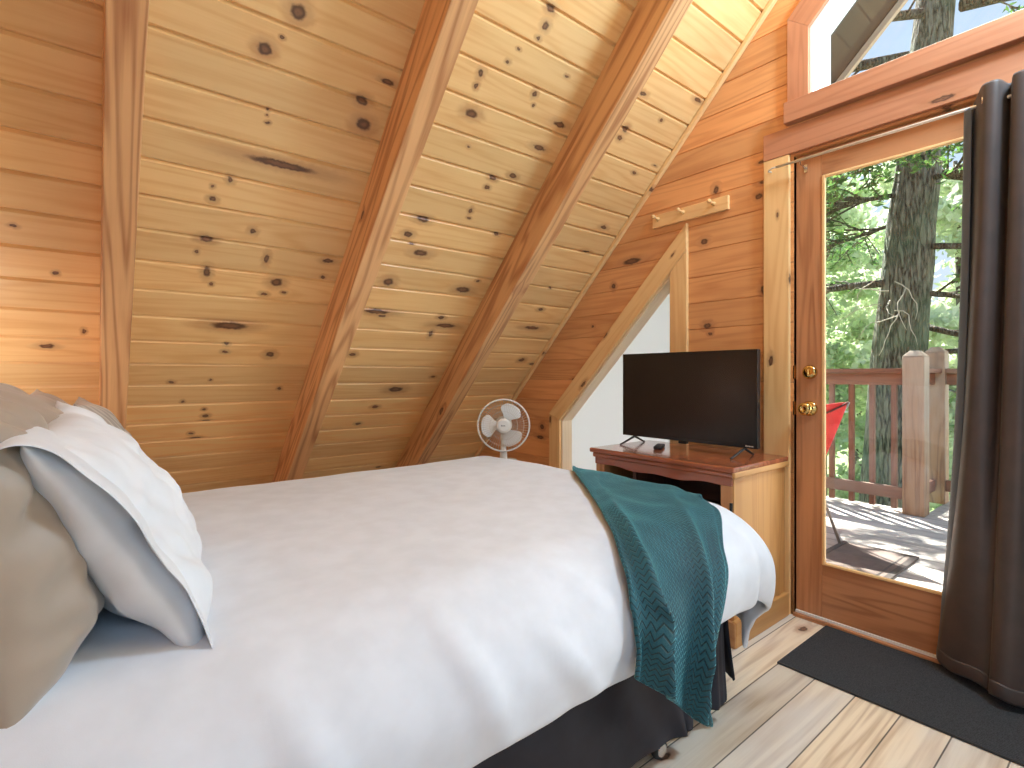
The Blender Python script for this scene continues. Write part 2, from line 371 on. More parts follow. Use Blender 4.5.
# window outlines (y, z)
TRI = [(2.511, 0.40), (2.511, 0.772), (1.658, 1.625), (1.658, 0.40)]
UPW = [(0.961, 2.287), (0.961, 2.588), (0.0, 3.549), (-0.961, 2.588), (-0.961, 2.287)]
DOORY = (0.105, 1.028); DOORZ = (0.0, 2.05)
SIDEW = [(-0.25, 0.25), (-0.25, 1.95), (-1.35, 1.95), (-1.35, 0.25)]
MW_g = Matrix(((0,0,-1,GX),(1,0,0,0),(0,-1,0,0),(0,0,0,1)))    # local x = world y, local y = -z, local z = -x
wall_gable = grooved_slab('wall_right', (-3.9, 3.9), (-3.95, 0.0), PITCH_G, -Z0, 0.0035, 0.004, 0.1, M_gable, MW_g, -1)
X0, DX = GX - 0.2, (0.5, 0, 0)
cutters = [cutter([(X0, y, z) for y, z in TRI], DX), cutter([(X0, y, z) for y, z in UPW], DX),
           cutter([(X0, DOORY[0], -0.1), (X0, DOORY[1], -0.1), (X0, DOORY[1], DOORZ[1]), (X0, DOORY[0], DOORZ[1])], DX),
           cutter([(X0, y, z) for y, z in SIDEW], DX),
           cutter([(X0, 0, RC + 0.03), (X0, 5, RC - 4.97), (X0, 5, 6), (X0, 0, 6)], DX),
           cutter([(X0, 0, RC + 0.03), (X0, -5, RC - 4.97), (X0, -5, 6), (X0, 0, 6)], DX)]
cut(wall_gable, cutters)
MW_h = Matrix(((0,0,1,WX),(-1,0,0,0),(0,-1,0,0),(0,0,0,1)))
wall_head = grooved_slab('wall_left', (-3.9, 0.4), (-3.95, 0.0), PITCH_G, -Z0, 0.0035, 0.004, 0.1, M_gable, MW_h, -1)
cut(wall_head, [cutter([(WX - 0.3, 0, RC + 0.03), (WX - 0.3, 5, RC - 4.97), (WX - 0.3, 5, 6), (WX - 0.3, 0, 6)], DX), cutter([(WX - 0.3, 0, RC + 0.03), (WX - 0.3, -5, RC - 4.97), (WX - 0.3, -5, 6), (WX - 0.3, 0, 6)], DX)])

# roof slab outside with the overhanging eave
def roof(sgn):
    c0, c1 = RC + 0.09, RC + 0.24; e = 3.42
    y1 = 3.9
    p = [(e, 0, c0), (e, sgn * y1, c0 - y1), (e, sgn * (y1 + 0.08), c1 - y1 - 0.08), (e, 0, c1)]
    o = prism('roof', p, (-(e - WX + 0.3), 0, 0), (0, sgn, -1), M_soffit, None, 0, 'structure'); return o
roof(1); roof(-1)
for s in (1, -1):
    prism('trim_eave', [(3.425, 0, RC + 0.05), (3.425, s*3.9, RC + 0.05 - 3.9), (3.425, s*3.98, RC + 0.26 - 3.98), (3.425, 0, RC + 0.26)], (0.03, 0, 0), (0, s, -1), M_fascia, None, 0, 'structure')

# strip along the gable / ceiling corner
prism('trim_1', [(GX - 0.026, 0.1, RC - 0.1 - 0.001), (GX - 0.026, 3.85, RC - 3.85 - 0.001), (GX - 0.026, 3.85 - 0.018, RC - 3.85 - 0.019), (GX - 0.026, 0.1 - 0.018, RC - 0.1 - 0.019)], (0.026, 0, 0), (0, 1, -1), M_trim, None, 0.006, 'structure')

# rafters
def rafter(x0, label, w=0.0905):
    D = 0.184
    t = D * R2
    p = [(x0, 0.0, RC), (x0, 3.70, RC - 3.70), (x0, 3.70 - D / R2, RC - 3.70 - D / R2), (x0, 0.0, RC - t)]
    o = prism('ceiling_rafter', p, (w, 0, 0), (0, 1, -1), M_beam, None, 0.004)
    return tag(o, label, 'rafter', 'sloping rafters along the pine ceiling')
rafter(0.024, 'brown sloping wooden rafter standing directly above the bed pillows')
rafter(0.882, 'sloping wooden rafter with grey streak low down, meeting the ceiling behind mid-bed')
rafter(1.726, 'sloping wooden rafter nearest the gable wall, ending just beside the white fan')

# ------------------------------------------------------------------ gable trim, door, windows
FX = GX - 0.02
def gtrim(name, pts, d, grain, mat, bevel=0.003, kind='structure', x=None, parent=None):
    return prism(name, [((x if x is not None else GX) - d, y, z) for y, z in pts], (d, 0, 0), grain, mat, parent, bevel, kind)
# door casing
gtrim('trim_2', [(1.041, 0), (1.155, 0), (1.155, 2.0585), (1.041, 2.0585)], 0.02, (0, 0, 1), M_trim)
gtrim('trim_3', [(1.155, 2.0585), (1.155, 2.178), (-1.6, 2.178), (-1.6, 2.0585)], 0.022, (0, 1, 0), M_header)
gtrim('trim_4', [(1.055, 2.190), (1.055, 2.284), (-1.15, 2.284), (-1.15, 2.190)], 0.045, (0, 1, 0), M_header)
gtrim('trim_5', [(1.052, 2.178), (1.052, 2.190), (-1.15, 2.190), (-1.15, 2.178)], 0.010, (0, 1, 0), M_beam, 0)
gtrim('trim_6', [(0.092, 0), (-0.03, 0), (-0.03, 2.0585), (0.092, 2.0585)], 0.02, (0, 0, 1), M_trim)
# jambs in the opening
plank('trim_7', (GX, 1.028, 0), (GX + 0.1, 1.052, 2.05), M_door, None, 'z', 0.001, 'structure')
plank('trim_7', (GX, 0.085, 0), (GX + 0.1, 0.105, 2.05), M_door, None, 'z', 0.001, 'structure')
plank('trim_8', (GX - 0.012, 0.105, 0.0), (GX + 0.11, 1.028, 0.016), M_door, None, 'y', 0.003, 'structure')
# door leaf
dx0, dx1 = GX + 0.012, GX + 0.056
door = thing('door_1', 'reddish wooden glazed door with full-height glass pane and brass knob', 'door', (dx0, 0.56, 0.02), kind='structure')
plank('stile', (dx0, 0.918, 0.026), (dx1, 1.024, 2.042), M_door, door, 'z', 0.002)
plank('stile', (dx0, 0.110, 0.026), (dx1, 0.216, 2.042), M_door, door, 'z', 0.002)
plank('bottom_rail', (dx0, 0.216, 0.026), (dx1, 0.918, 0.254), M_door, door, 'y', 0.002)
plank('top_rail', (dx0, 0.216, 1.934), (dx1, 0.918, 2.042), M_door, door, 'y', 0.002)
for i, (lo, hi, g) in enumerate([((dx0 - 0.004, 0.905, 0.254), (dx0 + 0.012, 0.918, 1.934), 'z'), ((dx0 - 0.004, 0.216, 0.254), (dx0 + 0.012, 0.229, 1.934), 'z'),
                   ((dx0 - 0.004, 0.229, 0.254), (dx0 + 0.012, 0.905, 0.264), 'y'), ((dx0 - 0.004, 0.229, 1.922), (dx0 + 0.012, 0.905, 1.934), 'y')]):
    plank('glazing_bead', lo, hi, M_trim, door, g, 0.003)
MB().box((dx0 + 0.02, 0.216, 0.254), (dx0 + 0.025, 0.918, 1.934)).build('glass_pane', M_glass, door)
MB().box((dx0 - 0.008, 0.110, 0.016), (dx0 + 0.03, 1.024, 0.026)).build('weather_strip', M_white, door)
def lathe_x(prof, y, z, x0):
    m = MB(); M = Matrix(((0,0,-1,x0),(0,1,0,y),(1,0,0,z),(0,0,0,1)))
    return m.lathe(prof, 28, M)
kb = lathe_x([(0.0, 0), (0.032, 0), (0.033, 0.004), (0.026, 0.009), (0.012, 0.012), (0.011, 0.03), (0.02, 0.036), (0.0275, 0.048), (0.027, 0.06), (0.018, 0.067), (0.009, 0.068), (0.008, 0.065), (0.0, 0.065)], 0.967, 0.925, dx0)
knob = kb.build('door_knob', M_brass, door, smooth=True); knob['label'] = 'brass door knob'
bo = lathe_x([(0.0, 0), (0.030, 0), (0.031, 0.006), (0.026, 0.015), (0.02, 0.018), (0.0, 0.018)], 0.965, 1.085, dx0)
bolt = bo.build('deadbolt', M_brass, door, smooth=True); bolt['label'] = 'round brass deadbolt above the knob'
tm = MB().box((dx0 - 0.032, 0.961, 1.073), (dx0 - 0.014, 0.968, 1.098)); tm.build('thumb_turn', M_brass, bolt, bevel=0.002)
MB().box((GX - 0.002, 1.0255, 0.895), (GX + 0.02, 1.031, 0.955)).build('strike_plate', M_brass, door)
MB().box((GX - 0.002, 1.0255, 1.055), (GX + 0.02, 1.031, 1.115)).build('strike_plate', M_brass, door)

# low window under the slope: frosted panel with sloping trim
w1 = thing('window_1', 'low window with sloping wood trim and white frosted pane, beside the television', 'window', (GX, 2.1, 0.4), kind='structure')
a = 0.1 * 1.0
gtrim('window_trim', [(1.658, 0.30), (1.556, 0.30), (1.556, 1.727), (1.658, 1.625)], 0.02, (0, 0, 1), M_trim, parent=w1, kind=None)
gtrim('window_trim', [(1.556, 1.869), (2.613, 0.812), (2.511, 0.772), (1.658, 1.625), (1.556, 1.727)], 0.024, (0, 1, -1), M_trim, parent=w1, kind=None)
gtrim('window_trim', [(2.613, 0.812), (2.613, 0.30), (2.511, 0.30), (2.511, 0.772)], 0.02, (0, 0, 1), M_trim, parent=w1, kind=None)
J = 0.012
M_jamb = wood('pale_jamb', srgb(240,212,176), srgb(220,184,140), rough=0.4, ring=0.25, tint=0.05)
prism('window_jamb', [(GX - 0.004, 2.511, 0.40), (GX - 0.004, 2.511, 0.772), (GX - 0.004, 2.511 - J, 0.772 - J * 0.41), (GX - 0.004, 2.511 - J, 0.40)], (0.1, 0, 0), (0, 0, 1), M_jamb, w1, 0.001)
prism('window_jamb', [(GX - 0.004, 2.511, 0.772), (GX - 0.004, 1.658, 1.625), (GX - 0.004, 1.658, 1.625 - J * R2), (GX - 0.004, 2.511 - J * 0.41, 0.772 - J)], (0.1, 0, 0), (0, 1, -1), M_jamb, w1, 0.001)
prism('window_jamb', [(GX - 0.004, 1.658, 1.625), (GX - 0.004, 1.658, 0.40), (GX - 0.004, 1.67, 0.40), (GX - 0.004, 1.67, 1.613)], (0.1, 0, 0), (0, 0, 1), M_jamb, w1, 0.001)
prism('pane', [(GX + 0.085, 2.50, 0.40), (GX + 0.085, 2.50, 0.77), (GX + 0.085, 1.668, 1.605), (GX + 0.085, 1.668, 0.40)], (0.006, 0, 0), (0, 1, 0), M_frost, w1, 0)

# upper window
w2 = thing('window_2', 'upper gable window with slanted top and cream frame above the door', 'window', (GX, 0, 2.287), kind='structure')
def off(pts, d):  # inset for the UPW pentagon
    (y0, z0), (y1, z1), (y2, z2), (y3, z3), (y4, z4) = pts
    k = d * 0.4142
    return [(y0 - d, z0 + d), (y1 - d, z1 - k), (0, z2 - d * R2), (y3 + d, z3 - k), (y4 + d, z4 + d)]
def ring(outer, inner, x, d, mat, parent, name, skip=()):
    n = len(outer)
    for i in range(n):
        if i in skip: continue
        j = (i + 1) % n
        q = [outer[i], outer[j], inner[j], inner[i]]
        g = Vector((0, outer[j][0] - outer[i][0], outer[j][1] - outer[i][1]))
        prism(name, [(x, y, z) for y, z in q], (d, 0, 0), g, mat, parent, 0.0015)
b = 0.088
outer = [(0.961 + b, 2.284), (0.961 + b, 2.588 + 0.074), (0, 3.549 + 0.16), (-0.961 - b, 2.588 + 0.074), (-0.961 - b, 2.284)]
inner0 = [(0.961, 2.284), (0.961, 2.588), (0, 3.549), (-0.961, 2.588), (-0.961, 2.284)]
ring(outer, inner0, GX - 0.02, 0.02, M_header, w2, 'window_trim', skip=(4,))
i1 = off(UPW, 0.012); i2 = off(UPW, 0.05)
ring(UPW, i1, GX - 0.004, 0.11, M_vinyl, w2, 'window_jamb', skip=(4,))
plank('window_sill', (GX - 0.005, -0.96, 2.287), (GX + 0.105, 0.96, 2.297), M_vinyl, w2, 'y', 0.001)
ring(i1, i2, GX + 0.06, 0.03, M_vinyl, w2, 'window_frame')
prism('pane', [(GX + 0.075, y, z) for y, z in i2], (0.004, 0, 0), (0, 1, 0), M_glass, w2, 0)
# unseen side window, added right of the curtain to let daylight in
w3 = thing('added_window', 'unseen side window added past the curtain to let daylight in', 'window', (GX, -0.8, 0.25), kind='structure')
so = [(-0.25, 0.25), (-0.25, 1.95), (-1.35, 1.95), (-1.35, 0.25)]; si = [(-0.30, 0.30), (-0.30, 1.90), (-1.30, 1.90), (-1.30, 0.30)]
ring(so, si, GX + 0.02, 0.05, M_trim, w3, 'window_frame')
prism('pane', [(GX + 0.04, y, z) for y, z in si], (0.004, 0, 0), (0, 1, 0), M_glass, w3, 0)

# curtain rod
rod = thing('curtain_rod', 'thin pale metal curtain rod with hooked end across the top of the door', 'curtain rod', (2.395, 0.4, 2.004))
RX, RZ = 2.395, 2.006
MB().tube([(RX, 1.085, RZ), (RX, -0.25, RZ - 0.002)], 0.0058, 10).build('rod', M_rodm, rod, smooth=True)
MB().tube([(RX, 1.085, RZ), (RX, 1.10, RZ + 0.001), (RX + 0.004, 1.118, RZ - 0.004), (RX + 0.012, 1.124, RZ - 0.006), (RX + 0.027, 1.118, RZ - 0.006)], [0.0035]*5, 8).build('hook', M_rodm, rod, smooth=True)
MB().tube([(RX, 0.983, RZ - 0.002), (RX + 0.004, 0.983, RZ - 0.018), (RX + 0.03, 0.983, RZ - 0.018), (RX + 0.062, 0.983, RZ - 0.02)], 0.003, 8).box((RX + 0.058, 0.976, RZ - 0.04), (RX + 0.063, 0.99, RZ - 0.006)).build('bracket', M_chrome, rod)

# peg rail
pr = thing('peg_rail', 'short pine peg rail with three small pegs on the gable wall', 'peg rail', (GX, 1.55, 1.89))
plank('back_board', (GX - 0.018, 1.328, 1.885), (GX, 1.772, 1.956), M_trim, pr, 'y', 0.003)
for yy in (1.735, 1.58, 1.405):
    m = MB().lathe([(0, 0), (0.012, 0), (0.007, 0.01), (0.006, 0.03), (0.009, 0.036), (0.0115, 0.043), (0.009, 0.05), (0, 0.051)], 14, Matrix(((0,0,-1,GX - 0.018),(0,1,0,yy),(1,0,0.12,1.93),(0,0,0,1))))
    m.build('peg', M_trim, pr, smooth=True)
# ------------------------------------------------------------------ fabrics
def cloth(name, col, rough=0.85, weave=900.0, bump=0.25, sheen=0.2, col2=None, sub=0.0):
    t = NT(name); tc = t.n('ShaderNodeTexCoord').outputs['Object']
    n1 = t.noise(tc, weave, 1.0); n2 = t.noise(tc, 14.0, 3.0)
    c = t.mix(t.mr(n2, 0.35, 0.65), col, col2 if col2 else tuple(x * 0.93 for x in col[:3]) + (1,))
    t.P(Base_Color=c, Roughness=rough, Sheen_Weight=sheen, Sheen_Roughness=0.5)
    t.bump(t.math('ADD', t.math('MULTIPLY', n1, 0.4), n2), bump, 0.0015)
    return t.m
M_duvet = cloth('white_cotton', srgb(225, 231, 241), 0.8, 700, 0.18, 0.1)
M_pillow = cloth('white_pillow_cotton', srgb(228, 233, 240), 0.8, 700, 0.18, 0.1)
M_insert = cloth('pillow_ticking', srgb(232, 226, 218), 0.85, 700, 0.15, 0.05)
M_taupe = cloth('taupe_sateen', srgb(168, 152, 136), 0.5, 900, 0.15, 0.3)
M_stripe_c = srgb(178, 172, 164)
def stripe():
    t = NT('striped_gray_sateen'); tc = t.n('ShaderNodeTexCoord').outputs['UV']
    s = t.sep(tc); w = t.math('SINE', t.math('MULTIPLY', s[0], 75.0))
    c = t.mix(t.mr(w, -0.2, 0.2), srgb(196, 188, 178), srgb(160, 152, 144)); t.P(Base_Color=c, Roughness=0.5, Sheen_Weight=0.2); return t.m
M_stripe = stripe()
M_skirt = cloth('charcoal_skirt', srgb(36, 37, 48), 0.75, 800, 0.2, 0.0, srgb(30, 30, 40))
M_curtain = cloth('brown_gray_blackout', srgb(76, 62, 57), 0.5, 900, 0.2, 0.12, srgb(68, 56, 52))
M_lining = cloth('slate_lining', srgb(78, 86, 100), 0.6, 900, 0.2, 0.2)
def rug_m():
    t = NT('black_ribbed_mat'); tc = t.n('ShaderNodeTexCoord').outputs['Object']; s = t.sep(tc)
    n = t.noise(tc, 350.0, 2.0); w = t.math('MULTIPLY_ADD', t.math('SINE', t.math('MULTIPLY', s[0], 700.0)), 0.5, 0.5)
    c = t.mix(t.mr(n, 0.35, 0.7), (0.016, 0.017, 0.020, 1), (0.055, 0.058, 0.064, 1))
    t.P(Base_Color=c, Roughness=0.9); t.bump(t.math('ADD', n, w), 0.5, 0.002); return t.m
M_rug = rug_m()
M_rugedge = cloth('mat_edge_binding', srgb(40, 38, 38), 0.8)
def teal():
    t = NT('teal_chevron_velvet'); uv = t.n('ShaderNodeTexCoord').outputs['UV']; s = t.sep(uv)
    u = t.math('MULTIPLY', s[0], 50.0); z = t.math('ABSOLUTE', t.math('SUBTRACT', t.math('FRACT', u), 0.5))
    v = t.math('FRACT', t.math('ADD', t.math('MULTIPLY', s[1], 66.0), t.math('MULTIPLY', z, 1.7)))
    g = t.math('ABSOLUTE', t.math('SUBTRACT', v, 0.5))
    line = t.mr(g, 0.30, 0.46, 0, 1, True)
    tc = t.n('ShaderNodeTexCoord').outputs['Object']
    n1 = t.noise(tc, 260.0, 2.0); n2 = t.noise(tc, 7.0, 3.0)
    c = t.mix(t.mr(n2, 0.3, 0.7), srgb(8, 72, 88), srgb(14, 88, 104))
    c = t.mix(t.math('MULTIPLY', line, 0.85), c, srgb(4, 24, 28))
    c = t.mix(t.math('MULTIPLY', t.math('SUBTRACT', n1, 0.4), 0.5, clamp=True), c, srgb(80, 128, 124))
    t.P(Base_Color=c, Roughness=0.62, Sheen_Weight=1.0, Sheen_Roughness=0.32, Sheen_Tint=srgb(130, 215, 225))
    h = t.math('ADD', t.math('SUBTRACT', 1.0, line), t.math('MULTIPLY', n1, 0.5)); t.bump(h, 0.55, 0.004)
    return t.m
M_teal = teal()

def grid_obj(name, G, mat, parent=None, thick=0.0, sub=1, smooth=True, uvs=None, offset=0.0, closed=False):
    """G: rows x cols of Vectors"""
    r, c = len(G), len(G[0]); vs = [p for row in G for p in row]; fs = []
    for i in range(r - 1):
        for j in range(c if closed else c - 1):
            k = (j + 1) % c
            fs.append((i*c + j, i*c + k, (i+1)*c + k, (i+1)*c + j))
    if uvs is None: uvs = [(j / max(c - 1, 1), i / max(r - 1, 1)) for i in range(r) for j in range(c)]
    o = mesh_obj(name, vs, fs, mat, parent, smooth=smooth, uvs=uvs)
    if thick:
        m = o.modifiers.new('thick', 'SOLIDIFY'); m.thickness = thick; m.offset = offset
    if sub:
        m = o.modifiers.new('soft', 'SUBSURF'); m.levels = sub; m.render_levels = sub
    return o
def catmull(P, n):
    """resample a polyline of Vectors with a Catmull-Rom curve at n points"""
    P = [Vector(p) for p in P]; m = len(P); out = []
    for i in range(n):
        s = i * (m - 1) / (n - 1); k = min(int(s), m - 2); f = s - k
        p0 = P[k - 1] if k > 0 else P[k] * 2 - P[k + 1]; p1 = P[k]; p2 = P[k + 1]; p3 = P[k + 2] if k + 2 < m else P[k + 1] * 2 - P[k]
        out.append(0.5 * ((2 * p1) + (p2 - p0) * f + (2 * p0 - 5 * p1 + 4 * p2 - p3) * f * f + (3 * p1 - p0 - 3 * p2 + p3) * f ** 3))
    return out
def nz(x, y, z, s=1.0): return mnoise.noise(Vector((x * s, y * s, z * s)))

# ------------------------------------------------------------------ bed
BX0, BX1, BY0, BY1, BZ = -0.42, 1.755, 0.795, 2.37, 0.625
bed = thing('bed', 'double bed with charcoal bed skirt on a wheeled metal frame, under the white duvet', 'bed', (0.62, 1.58, 0))
MB().box((-0.40, 0.90, 0.385), (1.62, 2.26, 0.585)).build('mattress', M_duvet, bed, bevel=0.05)
MB().box((-0.40, 0.90, 0.19), (1.60, 2.26, 0.38)).build('box_spring', M_insert, bed, bevel=0.015)
fm = MB()
for yy in (0.895, 2.25): fm.box((-0.40, yy, 0.145), (1.58, yy + 0.03, 0.185))
for xx in (-0.35, 0.55, 1.22): fm.box((xx, 0.90, 0.15), (xx + 0.035, 2.27, 0.18))
fm.build('bed_frame', M_blackm, bed)
for (xx, yy) in ((1.235, 0.88), (1.235, 2.22), (-0.30, 0.90), (-0.30, 2.22)):
    lg = MB().tube([(xx, yy, 0.05), (xx, yy, 0.165)], 0.014, 12).lathe([(0.0, 0), (0.022, 0), (0.022, 0.012), (0, 0.012)], 16, Matrix.Translation((xx, yy, 0.055))).build('leg', M_chrome, bed, smooth=False)
    wm = Matrix(((0.5, 0.866, 0, 0), (0, 0, 1, 0), (0.866, -0.5, 0, 0), (0, 0, 0, 1)))
    W = Matrix.Translation((xx, yy, 0.028)) @ Matrix(((1,0,0,0),(0,0,1,0),(0,1,0,0),(0,0,0,1)))
    MB().lathe([(0.0, -0.011), (0.02, -0.011), (0.026, -0.008), (0.028, 0), (0.026, 0.008), (0.02, 0.011), (0.0, 0.011)], 24, W).build('caster_wheel', M_blackm, lg, smooth=True)
    MB().lathe([(0.0, -0.0135), (0.017, -0.0135), (0.019, -0.010), (0.0, -0.010)], 20, W).lathe([(0.0, 0.010), (0.019, 0.010), (0.017, 0.0135), (0.0, 0.0135)], 20, W).build('hub_cap', M_chrome, lg, smooth=False)
def skirt(name, top, bot, n, rows, amp, ph):
    T = catmull(top, n); B = catmull(bot, n); G = []
    for i in range(rows):
        f = i / (rows - 1); row = []
        for j in range(n):
            p = T[j].lerp(B[j], f); q = B[min(j + 1, n - 1)] - B[max(j - 1, 0)]
            nn = Vector((q.y, -q.x, 0)); nn = nn.normalized() if nn.length > 1e-6 else Vector((0, -1, 0))
            a = amp * (0.25 + f) * (math.sin(j / n * 17 + ph) + 0.6 * math.sin(j / n * 41 + ph * 2)) * 0.5
            row.append(p + nn * (a + 0.02 * f * f))
        G.append(row)
    return grid_obj(name, G, M_skirt, bed, 0.003, 1)
skirt('bed_skirt', [(-0.42, 0.885, 0.40), (0.4, 0.88, 0.40), (1.0, 0.88, 0.40), (1.40, 0.88, 0.40)], [(-0.42, 0.868, 0.075), (0.4, 0.865, 0.075), (1.0, 0.86, 0.072), (1.27, 0.858, 0.066), (1.325, 0.835, 0.075)], 60, 10, 0.012, 0.5)
skirt('bed_skirt', [(1.36, 0.893, 0.40), (1.50, 0.888, 0.40), (1.585, 0.885, 0.40)], [(1.27, 0.905, 0.08), (1.42, 0.875, 0.062), (1.53, 0.85, 0.062)], 24, 10, 0.012, 2.0)
skirt('bed_skirt', [(1.612, 0.893, 0.40), (1.63, 1.0, 0.40), (1.63, 1.5, 0.40), (1.63, 2.25, 0.40)], [(1.585, 0.872, 0.09), (1.64, 0.96, 0.075), (1.645, 1.5, 0.075), (1.645, 2.25, 0.075)], 44, 10, 0.010, 1.2)

# duvet: a fold-down sheet over a rounded box
R0 = 0.175
def fold(t, lo, hi, r):
    """cloth coordinate -> (position, drop) for one axis"""
    for sgn, e in ((1, hi), (-1, lo)):
        d = sgn * (t - e) + r
        if d > 0:
            arc = r * math.pi / 2
            if d < arc:
                w = d / r; return e - sgn * r + sgn * r * math.sin(w), r * (1 - math.cos(w)), sgn * math.sin(w)
            return e, r + (d - arc), sgn
    return t, 0.0, 0.0
def duvet_pt(p, q):
    sx = p - (BX1 - R0); near = q < (BY0 + BY1) / 2
    sy = (BY0 + R0 - q) if near else (q - (BY1 - R0))
    x, y, dr, nx, ny = p, q, 0.0, 0.0, 0.0; sgn = -1 if near else 1; rip = 0.0
    if sx > 0 or sy > 0:
        if sx > 0 and sy > 0:
            r = math.hypot(sx, sy); nx, ny = sx / r, sgn * sy / r
            if r > 0.40: r = 0.40 + (r - 0.40) * 0.78
            cxp, cyp = BX1 - R0, (BY0 + R0 if near else BY1 - R0)
            ph = math.atan2(sy, sx); rip = math.sin(ph * 7.0 + 0.5) * math.sin(min(1, ph * 2) * math.pi / 2)
        elif sx > 0: r, nx, cxp, cyp = sx, 1.0, BX1 - R0, q
        else: r, ny, cxp, cyp = sy, sgn, p, (BY0 + R0 if near else BY1 - R0)
        w = min(r / R0, math.pi / 2); rad = R0 * math.sin(w); dr = R0 * (1 - math.cos(w)) + max(0, r - R0 * math.pi / 2)
        x, y = cxp + nx * rad, cyp + ny * rad
    ax, ay = nx, ny
    # soft crown and quilted undulation
    cr = 0.018 * max(0, 1 - ((y - 1.58) / 0.75) ** 2) + 0.006 * nz(x, y, 3.1, 2.3) + 0.004 * nz(x, y, 1.0, 6.0)
    z = BZ - dr + cr * max(0, 1 - dr / 0.2)
    nx, ny = (ax, ay); L = math.hypot(nx, ny); f = min(1, dr / 0.25)
    if L > 0:
        nx /= L; ny /= L
        al = p if abs(ay) > abs(ax) else q
        puff = 0.022 * math.sin(min(1, dr / 0.30) * math.pi) + f * (0.007 * nz(p * 1.0, q * 0.4, 7.0, 6.0) + 0.006 * nz(p, q * 0.3, 2.0, 16.0))
        puff += 0.022 * rip * f
        x += nx * puff; y += ny * puff
    # diagonal pull creases on the near side
    return Vector((x, y, z))
hangN, hangF, hangX = 0.252, 0.24, 0.42
q0 = BY0 - (hangN - R0) - R0 * (math.pi / 2 - 1); q1 = BY1 + (hangF - R0) + R0 * (math.pi / 2 - 1)
p1 = BX1 + (hangX - R0) + R0 * (math.pi / 2 - 1)
NP, NQ = 110, 96
G = []
CREASE = [((0.20, 0.86), (0.33, 0.58), 0.007), ((0.48, 0.93), (0.62, 0.56), 0.009), ((0.70, 0.80), (0.93, 0.52), 0.010), ((0.95, 0.85), (1.02, 0.55), 0.007), ((0.05, 0.80), (0.10, 0.56), 0.007), ((0.78, 0.95), (0.98, 0.70), 0.005), ((0.34, 0.66), (0.46, 0.53), 0.008), ((0.62, 0.70), (0.58, 0.53), 0.007)]
for i in range(NP):
    row = []
    for j in range(NQ):
        p = -0.42 + (p1 + 0.42) * i / (NP - 1); q = q0 + (q1 - q0) * j / (NQ - 1)
        e = 0.003 * math.sin(p * 9.0) + 0.003 * math.sin(p * 23 + 1)
        qq = q + (e if j < 2 else 0)
        v = duvet_pt(p, qq)
        for (a, b2, h) in CREASE:
            ax, ay = a; bx, by = b2; L2 = (bx-ax)**2 + (by-ay)**2
            tt = ((p-ax)*(bx-ax) + (qq-ay)*(by-ay)) / L2
            tc = min(1, max(0, tt)); dd = math.hypot(p - ax - tc*(bx-ax), qq - ay - tc*(by-ay))
            k = 1.9 * h * math.exp(-(dd / 0.020) ** 2) * math.sin(math.pi * min(1, max(0.0, tt * 0.9 + 0.1)))
            v += Vector((0, -0.8, 0.6)) * k
        row.append(v)
    G.append(row)
duvet = grid_obj('duvet', G, M_duvet, None, 0.018, 1, offset=-1)
tag(duvet, 'plump white duvet spread over the bed, hanging down its near side and foot', 'duvet')
# underside edge on the near side, its shadow painted as a pinkish tone
H = [[G[i][0] + Vector((0, 0.012, -0.002)), G[i][0] + Vector((0, 0.05, -0.012 - 0.008 * math.sin(i * 0.9)))] for i in range(NP - 30)]
M_undershade = cloth('duvet_underside_shade', srgb(214, 190, 176), 0.8)
grid_obj('underside_edge', H, M_undershade, duvet, 0.008, 1)

# ------------------------------------------------------------------ throw blanket draped over the foot corner
def sdf(P, off=0.0):
    x, y, z = P
    hx, hy = 2.0, (BY1 - BY0) / 2; cx_, cy_ = BX1 - hx, (BY0 + BY1) / 2
    qx, qy = abs(x - cx_) - (hx - R0), abs(y - cy_) - (hy - R0)
    dp = min(max(qx, qy), 0) + math.hypot(max(qx, 0), max(qy, 0)) - R0
    dz = z - BZ - 0.012
    a, b2 = dp + R0, dz + R0
    return min(max(a, b2), 0) + math.hypot(max(a, 0), max(b2, 0)) - R0 - off
from mathutils.bvhtree import BVHTree
DV = BVHTree.FromPolygons([q for row in G for q in row], [(i*NQ + j, i*NQ + j + 1, (i+1)*NQ + j + 1, (i+1)*NQ + j) for i in range(NP - 1) for j in range(NQ - 1)])
def hit(u, v, off):
    d = ray(u, v).normalized(); loc, nn, idx, dist = DV.ray_cast(CAM, d, 5.0)
    if loc is None: return None
    if nn.dot(d) > 0: nn = -nn
    return loc + nn * off
def side(u, v):                       # plane just outside the near side of the bed
    return on_y(u, v, BY0 - 0.055)
BL = [[(571,471),(602,474),(634,482),(668,489),(698,507)],
      [(584,494),(613,499),(646,505),(684,511),(716,522)],
      [(600,522),(630,527),(661,532),(692,540),(714,552)],
      [(612,560),(640,562),(668,568),(694,577),(714,592)],
      [(621,600),(647,608),(672,617),(690,630),(707,640)],
      [(627,642),(651,653),(676,665),(686,688),(697,686)],
      [(629,676),(651,690),(673,703),(682,712),(703,722)]]
def blanket_pt(u, v):
    h = hit(u, v, 0.022)
    s = side(u, v)
    if h is None and v < 530:
        t_ = on_z(u, v, BZ + 0.034); return Vector((min(t_.x, BX1 - 0.03), t_.y, t_.z))
    if h is None or s.z < 0.40: return s
    if s.z < 0.50:
        k = (0.50 - s.z) / 0.10; return h.lerp(s, k)
    return h
BC = [[blanket_pt(u, v) for u, v in row] for row in BL]
